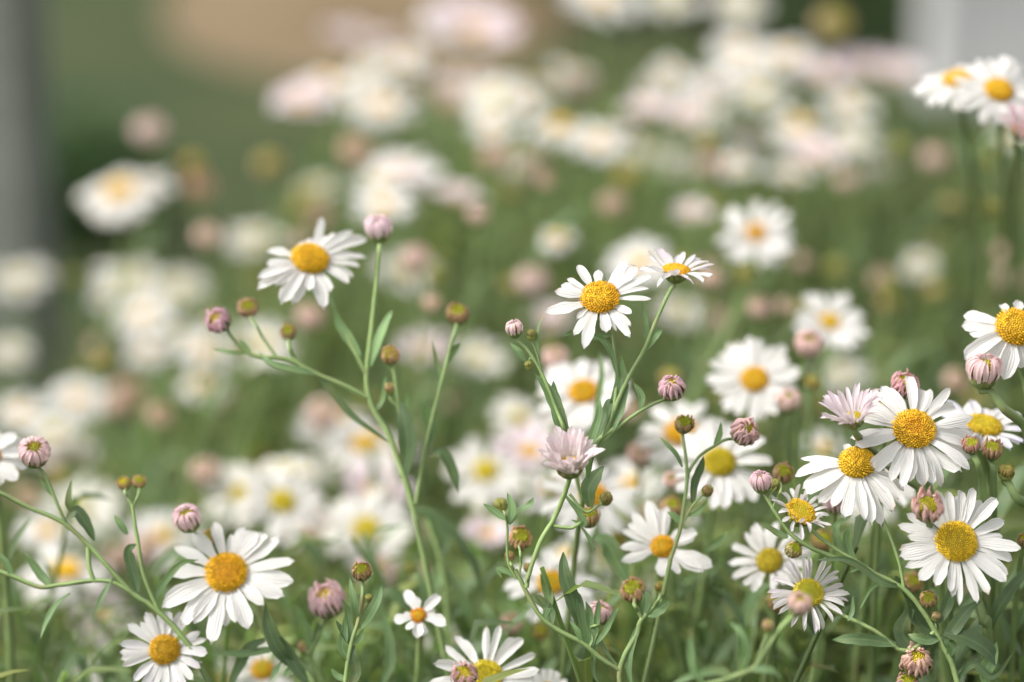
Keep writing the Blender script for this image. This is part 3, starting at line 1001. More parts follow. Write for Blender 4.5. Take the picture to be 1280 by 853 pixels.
spray('daisy_spray', 'arching stem at lower left with a rosy cup-shaped bud and drooping narrow leaves', 'daisy spray', 1.03, [
    ([(240, 812), (214, 780), (187, 756), (168, 744), (137, 711), (109, 680), (78, 653), (35, 634), (0, 616), (-30, 606)], 7.5, 5),
    ([(84, 660), (74, 636), (66, 616), (54, 592)], 4.5, 4.5, 0),
    ([(190, 758), (137, 727), (78, 731), (50, 734), (20, 722), (-8, 712)], 5.5, 6),
    ([(200, 768), (180, 720), (172, 676), (165, 630)], 5.5, 5),
    ([(165, 632), (160, 622), (156, 615)], 4, 3, 1),
    ([(166, 635), (172, 620)], 4, 3, 2),
    ([(110, 684), (112, 710), (118, 728)], 6, 6),
], [
    dict(x=43, y=567, span=44, tx=8, ty=38, seed=61, style='closed', c0=(.72, .46, .52), c1=(.74, .54, .58), len=.92, d_in=LEMON, ctip=(.45, .25, .18), label='rosy cup-shaped bud with a yellow opening'),
    dict(x=155, y=604, k=1.05, span=22, tx=-8, ty=40, seed=62, style='button', c0=(.50, .38, .08), c1=OLD, d_in=LEMON, label='small mustard bud of the pair'),
    dict(x=174, y=602, k=1.05, span=21, tx=8, ty=42, seed=63, style='button', c0=(.62, .42, .16), c1=OLD, label='small tan bud of the pair'),
], [
    ([(88, 640), (86, 625), (90, 600)], 8, dict(g=1.1)),
    ([(84, 650), (96, 640), (108, 656), (118, 676)], 17, dict(g=.7, roll=.3)),
    ([(62, 732), (52, 722), (42, 708), (28, 690)], 11, dict(g=1.4)),
    ([(88, 742), (70, 756), (58, 776), (50, 800)], 8, dict(g=1.3)),
    ([(172, 740), (166, 715), (160, 690), (170, 680)], 14, dict(g=.85)),
    ([(160, 668), (150, 655), (142, 644)], 9, dict(g=1.3)),
    ([(66, 620), (60, 612), (50, 600)], 6, dict(g=1.4)),
    ([(190, 756), (200, 735), (224, 706), (248, 700)], 9, dict(g=1.0)),
    ([(16, 724), (8, 704), (-4, 690)], 8, dict(g=1.4)),
    ([(140, 722), (128, 748), (118, 768)], 8, dict(g=1.1)),
], GF)

spray('daisy_spray', 'stem with a big flat white daisy, pink bud and brown bud behind its petals', 'daisy spray', 1.04, [
    ([(400, 880), (390, 852), (371, 828), (336, 801), (322, 775), (318, 750), (306, 735), (290, 728)], 11, 6, 0),
    ([(300, 745, 1.07), (275, 712, 1.07), (258, 684, 1.05), (246, 668, 1.05)], 5, 4, 1),
    ([(268, 700, 1.07), (264, 685, 1.06)], 4, 4, 2),
    ([(352, 815), (346, 790), (330, 760)], 7, 5),
], [
    dict(x=283, y=717, span=158, tx=2, ty=30, seed=71, rd=.335, dh=.42, nd=300, d_out=(.88, .53, .02), d_in=(.80, .40, .02), rough=.3, of=.35, W=.20, e0=12, e1=-8,
         petals=[(105, 62, 1), (85, 46, .6), (70, 58, 1.1), (58, 60, 1.3), (48, 66, 1.2), (30, 78, 1.2), (10, 86, 1.0), (-8, 84, 1.5), (-22, 78, 1.2), (-38, 62, 1.0), (-62, 72, 1.3), (-75, 60, 1.0), (-92, 60, 1.0), (-100, 88, 1.2), (-118, 70, 1.2), (-133, 82, 1.4), (-150, 88, 1.3), (-160, 84, 1.1), (178, 72, 1.3), (155, 76, 1.2), (132, 66, 1.1)], label='big flat white daisy with an orange disc'),
    dict(x=235, y=650, k=1.04, span=38, tx=-15, ty=45, seed=72, style='closed', c0=(.78, .56, .66), c1=(.70, .42, .54), label='rounded pink bud'),
    dict(x=263, y=671, k=1.06, span=26, tx=0, ty=40, seed=73, style='button', c0=(.34, .24, .08), c1=OLD, d_in=(.30, .22, .05), label='brown withered bud'),
], [
    ([(368, 835), (350, 812), (336, 780), (332, 752)], 17, dict(g=.8, roll=.6)),
    ([(395, 862), (374, 838), (358, 810), (342, 790)], 16, dict(g=.8)),
    ([(340, 812), (322, 816), (300, 818), (262, 818)], 13, dict(g=1.5)),
    ([(332, 800), (310, 812), (296, 838), (285, 862)], 14, dict(g=.9)),
    ([(352, 828), (345, 838), (338, 850)], 8, dict(g=1.3)),
    ([(366, 832), (360, 840), (354, 846)], 8, dict(g=1.3)),
    ([(236, 690, 1.15), (218, 690, 1.15), (196, 706, 1.15), (186, 724, 1.15)], 13, dict(g=.8)),
], GF)

spray('daisy_spray', 'upright leafy stem ending in one flat lime-green button above a tiny bud', 'daisy spray', 1.0, [
    ([(431, 870), (433, 840), (440, 802), (448, 776), (453, 745), (453, 732)], 6.5, 5, 0),
    ([(450, 768), (458, 756), (460, 750)], 3.5, 3, 1),
], [
    dict(x=452, y=714, span=31, tx=0, ty=34, seed=81, style='button', c0=(.32, .24, .07), c1=(.36, .17, .10), d_in=(.30, .33, .015), d_out=(.38, .36, .02), label='flat lime-green button'),
    dict(x=461, y=748, span=13, tx=0, ty=50, seed=82, style='green', c0=(.5, .45, .15), c1=YGREEN),
], [
    ([(447, 776), (443, 752), (437, 722)], 9, dict(g=1.3)),
    ([(450, 786), (462, 768), (472, 748), (477, 730)], 12, dict(g=1.4)),
    ([(440, 800), (436, 782), (434, 764), (428, 750)], 9, dict(g=1.1)),
    ([(436, 826), (428, 810), (430, 790), (431, 770)], 12, dict(g=1.5)),
    ([(441, 804), (449, 798), (454, 786)], 9, dict(g=1.5)),
    ([(438, 806), (428, 790), (420, 776)], 9, dict(g=.9)),
    ([(432, 850), (422, 846), (414, 836)], 9, dict(g=1.5)),
    ([(436, 862), (446, 840), (441, 820), (443, 806)], 13, dict(g=.7)),
], GF)

spray('daisy_spray', 'blurred foreground stem with a peach bud overlapping the narrow-petalled daisy', 'daisy spray', .93, [
    ([(850, 866), (900, 852), (939, 837), (953, 820), (971, 792), (988, 774)], 9, 6, 0),
    ([(945, 830), (952, 812), (958, 796)], 6, 4, 1),
], [
    dict(x=999, y=757, span=32, tx=5, ty=52, seed=91, style='closed', c0=(.68, .46, .38), c1=(.62, .38, .32), ctip=PEACH, label='peach-pink closed bud'),
    dict(x=960, y=783, span=20, tx=0, ty=50, seed=92, style='green', c0=(.48, .33, .12), c1=PEACH, label='small tan bud'),
], [
    ([(925, 840), (930, 812), (926, 792), (912, 778)], 12, dict(g=1.6)),
    ([(930, 838), (934, 812), (929, 788)], 8, dict(g=1.6)),
    ([(930, 838), (950, 836), (965, 838), (978, 850)], 10, dict(g=1.2)),
    ([(880, 856), (866, 836), (862, 810), (864, 786)], 11, dict(g=1.9, tipred=True)),
    ([(920, 852), (900, 838), (870, 842), (840, 856)], 12, dict(g=1.3)),
], GF)

spray('daisy_spray', 'short stem with a fluffy pink bud and a tan bud between upright leaves', 'daisy spray', 1.06, [
    ([(410, 870), (396, 836), (388, 820), (398, 795), (406, 775)], 8, 5, 0),
    ([(388, 822), (384, 815)], 4, 4, 1),
    ([(480, 880), (482, 850), (478, 820), (474, 808)], .6, .6),
], [
    dict(x=409, y=752, span=52, tx=-20, ty=48, seed=101, style='incurve', c0=(.84, .60, .70), c1=(.88, .70, .78), e1=150, n=34, W=.15, d_in=LEMON, d_out=(.75, .5, .3), label='fluffy pink bud with a slit of yellow'),
    dict(x=381, y=810, k=1.08, span=22, tx=0, ty=45, seed=102, style='green', c0=(.55, .36, .14), c1=PEACH, label='small tan bud'),
], [
    ([(388, 812), (382, 790), (374, 768), (369, 756)], 13, dict(g=1.6)),
    ([(392, 806), (397, 788), (396, 776)], 9, dict(g=1.0)),
    ([(478, 856), (488, 830), (487, 795), (478, 762)], 14, dict(g=.95, roll=.3)),
], GF)

spray('daisy_spray', 'cluster of broad blue-green leaves behind the small ragged daisy', 'daisy spray', 1.13, [
    ([(570, 900), (566, 840), (560, 780), (556, 730), (548, 690), (534, 650)], 9, 6),
    ([(558, 760), (536, 740), (520, 722)], 6, 4, 0),
], [
    dict(x=514, y=712, k=1.15, span=20, tx=-10, ty=50, seed=111, style='green', c0=(.50, .44, .14), c1=YGREEN, label='yellow-green bud'),
], [
    ([(541, 746), (546, 726), (552, 706), (555, 692)], 15, dict(g=1.4)),
    ([(600, 800), (588, 770), (572, 735), (558, 704)], 15, dict(g=1.2)),
    ([(508, 640), (535, 640), (565, 665), (590, 700), (599, 730), (600, 757)], 13, dict(g=.75, roll=.5)),
    ([(548, 696), (556, 676), (540, 650), (520, 636)], 16, dict(g=.9)),
    ([(516, 762), (505, 750), (490, 742), (476, 738)], 18, dict(g=.9)),
    ([(560, 770), (580, 762), (600, 790), (612, 830)], 15, dict(g=.8)),
    ([(556, 800), (540, 778), (530, 740), (520, 700)], 14, dict(g=1.0)),
    ([(566, 850), (586, 820), (610, 800), (630, 796)], 20, dict(g=.8)),
], GF, extra=1)

# ------------------------------------------------------------------ single daisies in or near the plane of focus
GN = 'open white daisies on stems of their own'
GB = 'round daisy buds on stems of their own'
NW = dict(group=GN)
single('large white daisy with golden disc, highest full bloom of the tight cluster', 1142, 538, 1.0, 166, 2, 30, seed=121, n=30, rd=.325, dh=.45, d_out=GOLD, d_in=(.80, .40, .02), nd=330, rough=1.2, of=.7, e0=10, e1=-26, W=.18, ej=8, gap=0,
       stem=[(1148, 566, 1.015), (1164, 612, 1.02), (1178, 690, 1.03), (1186, 780, 1.04)], leaves=2, **NW)
single('shaggy pale pink daisy leaning left, petals half raised, touching the large golden-centred one', 1066, 524, .99, 78, -28, 56, style='half', seed=122, rd=.36, n=46, W=.15, c0=(.82, .72, .76), c1=(.80, .66, .72), d_out=(.6, .45, .04), d_in=LEMON, e0=52, e1=28,
       stem=[(1092, 566, 1.02), (1126, 594, 1.02), (1155, 617, 1.02), (1176, 680, 1.03), (1180, 780, 1.05)], leaves=1, **NW)
single('wide white daisy with a pink bud resting on its upper left petals', 1195, 678, .99, 158, 4, 24, seed=123, n=24, rd=.335, dh=.4, d_out=(.88, .60, .03), d_in=(.84, .60, .04), nd=340, rough=.5, of=.45, e0=10, e1=-14, W=.17, ej=8,
       petals=[(163, 76, 1.0), (150, 70, 1.0), (172, 62, 1.1), (188, 74, 1.1), (197, 76, 1.2), (208, 72, 1.1), (222, 68, 1.2), (236, 62, 1.1), (256, 60, .8), (264, 66, .7), (272, 76, .5), (288, 76, .9), (298, 74, .9), (318, 76, 1.4), (328, 74, 1.3), (345, 74, 1.0), (356, 80, 1.2), (8, 62, .9), (22, 72, 1.1), (42, 76, 1.2), (55, 68, 1.1), (64, 72, 1.0), (75, 66, 1.0), (85, 58, .8), (98, 62, .9), (108, 66, .9), (122, 56, .8), (136, 58, .8)],
       stem=[(1206, 706, 1.01), (1222, 745, 1.02), (1230, 780, 1.02), (1236, 830, 1.03)], leaves=3, **NW)
single('white daisy with faint violet petals and yellow disc, seen low from the side', 1229, 534, 1.04, 116, 10, 58, seed=124, n=24, rd=.40, dh=.34, c1=(.74, .72, .86), d_in=LEMON, d_out=(.66, .44, .02), nd=240, rough=.3, e0=22, e1=-10, ej=12, leaves=2, stem=[(1236, 580, 1.06), (1240, 640, 1.08), (1246, 740, 1.1)], **NW)
single('daisy with a lemon-green disc looking left beneath the ragged yellow one', 962, 702, 1.06, 108, -16, 26, seed=125, n=24, rd=.31, dh=.5, d_in=LEMON, d_out=(.58, .44, .03), e0=24, e1=0, ej=9, W=.20, leaves=2, **NW)
single('white daisy with drooping petals half cut by the picture edge above a fat pink bud', 1268, 411, 1.02, 142, 8, 28, seed=126, n=19, rd=.36, dh=.6, d_out=(.84, .48, .02), nd=260, rough=.7, e0=0, e1=-34, W=.24, leaves=2,
       petals=[(160, 66, 1.0), (172, 66, 1.0), (184, 56, 1.0), (205, 74, 1.3), (216, 78, 1.2), (228, 60, .9), (243, 64, 1.1), (258, 62, 1.2), (275, 46, 1), (295, 48, 1), (315, 60, 1), (345, 60, 1), (15, 60, 1), (45, 60, 1), (75, 40, .8), (110, 36, .7)], stem=[(1284, 470, 1.04), (1296, 560, 1.06), (1300, 700, 1.08)], **NW)
single('small daisy with rounded petals and a neat orange disc, alone above the large peach button', 828, 684, 1.05, 104, -2, 28, seed=127, rd=.285, dh=.5, d_out=AMBER, d_in=GOLD, nd=170, e0=14, e1=-8, W=.27,
       petals=[(178, 54, .9), (200, 56, 1), (188, 40, .8), (160, 56, 1), (148, 50, .9), (135, 56, .9), (116, 58, 1), (104, 56, .9), (92, 46, .9), (82, 50, .9), (42, 36, .7), (22, 48, 1.1), (12, 42, .8), (-20, 48, .8), (-27, 66, 1.4), (-35, 58, 1.2), (-60, 38, .9), (-95, 36, 1.1), (-80, 34, .9)], stem=[(824, 720, 1.07), (818, 770, 1.08), (812, 830, 1.1)], leaves=2, **NW)
single('white daisy with a lemon disc just behind the slim forked stem of buds', 899, 579, 1.1, 136, 2, 34, seed=128, n=22, rd=.30, dh=.4, d_in=(.62, .50, .02), d_out=(.64, .50, .02), e0=12, e1=-12, leaves=2, **NW)
single('white daisy with an orange disc behind the lime-eyed green button', 852, 542, 1.2, 116, -6, 42, seed=129, n=20, rd=.36, d_in=(.88, .54, .02), e0=10, e1=-14, leaves=3, **NW)
single('slightly blurred white daisy with a round golden disc left of two pink buds', 943, 475, 1.16, 122, -4, 30, seed=130, n=24, rd=.29, d_out=(.82, .47, .02), e0=10, e1=-10, **NW)
single('blurred white daisy with a small yellow centre above the two pink buds', 1037, 403, 1.28, 102, 6, 38, seed=131, n=20, rd=.25, d_in=LEMON, e0=18, e1=-6, **NW)
single('blurred round white daisy with lemon centre standing clear of the others on dark green', 945, 292, 1.36, 106, 0, 30, seed=132, n=22, rd=.25, d_in=(.76, .42, .02), e0=14, e1=-8, **NW)
single('white daisy behind the upright stalk below the central golden bloom', 729, 491, 1.17, 128, -8, 40, seed=133, n=16, rd=.29, d_in=(.74, .48, .02), e0=16, e1=-14, **NW)
single('white daisy with many slender petals at the bottom edge overlapping the big flat one', 206, 813, 1.03, 112, 4, 24, seed=134, n=24, rd=.345, dh=.5, W=.19, c1=(.8, .76, .8), d_in=(.66, .40, .02), d_out=(.70, .40, .02), nd=240, rough=.5, e0=20, e1=-8, leaves=1, **NW)
single('tiny ragged daisy with six short petals and an orange centre', 523, 770, 1.04, 72, 0, 30, seed=135, rd=.27, dh=.5, W=.36, d_out=(.74, .28, .01), nd=80, e0=12, e1=-10,
       petals=[(118, 36, 1.1), (98, 22, .8), (40, 36, 1.1), (15, 22, .8), (-15, 38, 1.2), (-75, 24, 1.1), (-88, 26, 1.1), (-130, 22, .8), (190, 32, 1.0), (178, 20, .8)], leaves=3, **NW)
single('broad white daisy cut by the bottom edge with a curled pink bud before its disc', 607, 846, 1.03, 140, 0, 32, seed=136, n=21, rd=.30, dh=.4, d_in=(.62, .50, .02), d_out=LEMON, e0=16, e1=-8, W=.17, gap=.1, leaves=0, **NW)
single('white daisy with a lemon disc and long drooping petals behind the peach buttons', 689, 730, 1.12, 126, -4, 40, seed=137, n=14, rd=.28, d_in=(.64, .48, .02), e0=4, e1=-26, W=.24, **NW)
single('white daisy hidden behind the broad upright leaf, its long petals hanging below', 741, 620, 1.14, 140, 4, 44, seed=138, n=17, rd=.26, d_in=(.72, .42, .02), e0=4, e1=-30, W=.22, **NW)
single('white daisy with an oval golden disc at the top of the right edge', 1248, 114, 1.15, 118, 8, 34, seed=139, n=22, rd=.31, stem=[(1250, 150, 1.19), (1256, 220, 1.3), (1262, 330, 1.45)], d_out=(.82, .47, .015), e0=10, e1=-20, **NW)
single('white daisy tipped back beside the oval-disced one at the upper right edge', 1197, 100, 1.18, 116, -22, 56, seed=140, n=22, rd=.32, stem=[(1204, 140, 1.22), (1216, 220, 1.34), (1224, 330, 1.5)], d_out=(.82, .47, .015), e0=4, e1=-34, **NW)
single('small pink-tinged daisy at the right edge below the two upper blooms', 1274, 165, 1.13, 66, 10, 50, seed=141, style='half', rd=.36, stem=[(1272, 190, 1.16), (1266, 260, 1.28), (1270, 350, 1.42)], c0=(.80, .60, .66), c1=PINK, **NW)
single('white daisy cut by the left edge beside the rosy cup-shaped bud', -14, 572, 1.06, 96, 0, 34, seed=142, n=15, rd=.32, e0=10, e1=-20, leaves=1, **NW)
single('white petals of a small daisy at the bottom edge right of the broad one', 684, 862, 1.06, 60, 0, 30, seed=143, n=18, rd=.3, leaves=0, **NW)
single('half-hidden daisy with yellow disc between the slender-petalled one and the fluffy bud', 328, 838, 1.13, 84, 0, 36, seed=144, n=18, rd=.34, d_in=LEMON, leaves=1, **NW)
single('narrow white daisy seen between the droopy-petalled bloom and the clustered green stems', 1108, 604, 1.08, 90, 12, 40, seed=145, n=18, rd=.3, leaves=1, **NW)

# single buds near the focus
NB = dict(group=GB)
single('spiky rose-pink bud with an olive eye standing above the large golden-centred daisy', 1131, 483, 1.02, 40, 6, 44, style='incurve', seed=151, c0=(.70, .36, .44), c1=ROSE, W=.13, n=30, e1=140, stem=[(1135, 515, 1.03), (1140, 560, 1.04), (1150, 640, 1.06)], leaves=1, **NB)
single('olive bud half hidden behind the large daisy and the spiky rose bud', 1106, 505, 1.04, 32, -6, 50, style='button', seed=152, c0=(.36, .30, .10), c1=OLD, leaves=0, **NB)
single('open-topped dusty pink bud resting on the wide daisy', 1160, 636, .98, 44, -8, 38, style='incurve', seed=153, c0=(.70, .44, .44), c1=(.66, .40, .34), W=.2, n=22, e1=125, d_in=(.46, .40, .03), stem=[(1164, 662, .995), (1172, 700, 1.01), (1180, 790, 1.03)], leaves=0, **NB)
single('fat pink bud beneath the daisy at the right edge', 1229, 466, 1.0, 48, 2, 62, style='closed', seed=154, c0=(.74, .50, .54), c1=(.66, .40, .42), ctip=(.55, .32, .26), len=1.0, stem=[(1240, 490), (1256, 512), (1284, 542, 1.01), (1300, 640, 1.02)], leaves=3, sw=.0011, **NB)
single('magenta-fringed green button, left of the touching pair under the violet-tinted daisy', 1214, 556, 1.0, 28, -10, 45, style='button', seed=155, c0=(.56, .26, .24), c1=(.5, .2, .24), stem=[(1222, 580), (1230, 620, 1.01), (1234, 720, 1.02)], leaves=1, lsize=.02, **NB)
single('brown-fringed green button, right of the touching pair under the violet-tinted daisy', 1240, 562, 1.01, 32, 4, 45, style='button', seed=156, c0=(.48, .26, .16), c1=(.56, .30, .24), stem=[(1242, 590, 1.01), (1242, 650, 1.02), (1240, 720, 1.03)], leaves=1, lsize=.02, **NB)
single('yellow-green bud on a thick stalk by the right edge', 1258, 591, 1.01, 26, 2, 55, style='green', seed=157, c0=(.46, .40, .12), c1=(.48, .34, .12), stem=[(1262, 606), (1272, 624, 1.01), (1296, 645, 1.02), (1310, 740, 1.03)], leaves=1, sw=.0012, **NB)
single('peach bud at the bottom edge with a small lemon eye among broad dark leaves', 1146, 828, 1.0, 46, -6, 40, style='incurve', seed=158, c0=(.70, .44, .34), c1=(.66, .40, .34), W=.2, e1=160, leaves=2, **NB)
single('olive and violet bud peeping from the bottom edge beside the peach one', 1134, 853, 1.0, 34, 0, 40, style='button', seed=159, c0=(.36, .24, .14), c1=(.40, .22, .28), leaves=0, **NB)
single('curled rose and cream bud in front of the broad bottom daisy', 581, 845, .98, 38, -4, 34, style='incurve', seed=160, c0=(.72, .44, .48), c1=(.62, .30, .36), W=.13, n=30, e1=145, leaves=0, **NB)
single('twin-petalled dusty rose bud right of the round golden-disced daisy', 1010, 433, 1.15, 38, 4, 46, style='closed', seed=161, c0=(.70, .42, .38), c1=(.72, .50, .48), **NB)
single('pale peach bud overlapping the lower petals of the golden-disced daisy', 985, 503, 1.12, 34, -4, 50, style='closed', seed=162, c0=(.78, .58, .52), c1=(.74, .50, .46), **NB)
single('tan bud with a lime eye just above the small orange-disced daisy', 840, 634, 1.1, 34, 0, 40, style='button', seed=163, c0=(.56, .36, .20), c1=OLD, **NB)
single('peach closed bud on a pale stalk left of the orange-disced daisy', 800, 572, 1.2, 34, 0, 50, style='closed', seed=164, c0=(.76, .50, .40), c1=(.7, .44, .36), **NB)
single('golden-brown button bud hanging between the wide daisy and the long stem', 1142, 728, 1.06, 32, 0, 30, style='button', seed=165, c0=(.46, .32, .08), c1=OLD, leaves=1, **NB)
single('small brown bud at the right edge above a dark leaf', 1282, 675, 1.02, 24, 0, 40, style='button', seed=166, c0=(.42, .24, .10), c1=OLD, leaves=1, **NB)
single('peach bud in shade at the bottom between the fluffy leaves and the lemon-disced daisy', 640, 782, 1.15, 30, 0, 50, style='closed', seed=167, c0=(.70, .46, .36), c1=(.66, .42, .32), **NB)
single('olive bud partly hidden behind the narrow-petalled daisy', 973, 752, 1.08, 36, 0, 40, style='button', seed=168, c0=(.42, .32, .08), c1=OLD, leaves=1, **NB)
single('mustard bud low in the dark gap beside the pointed leaf tuft', 772, 676, 1.15, 26, 0, 40, style='button', seed=169, c0=(.5, .38, .06), c1=OLD, leaves=1, **NB)
single('olive bud behind the long sloping stem under the drooping-petalled daisy', 1028, 676, 1.08, 34, 0, 40, style='button', seed=170, c0=(.36, .26, .08), c1=OLD, leaves=1, **NB)
single('pinkish green bud tucked under the left petals of the drooping daisy', 1044, 628, 1.05, 36, -5, 50, style='incurve', seed=171, c0=(.64, .44, .52), c1=(.56, .36, .42), leaves=1, **NB)

# ------------------------------------------------------------------ blurred daisies further back in the bush
GBK = 'out-of-focus white daisies in the bush behind'
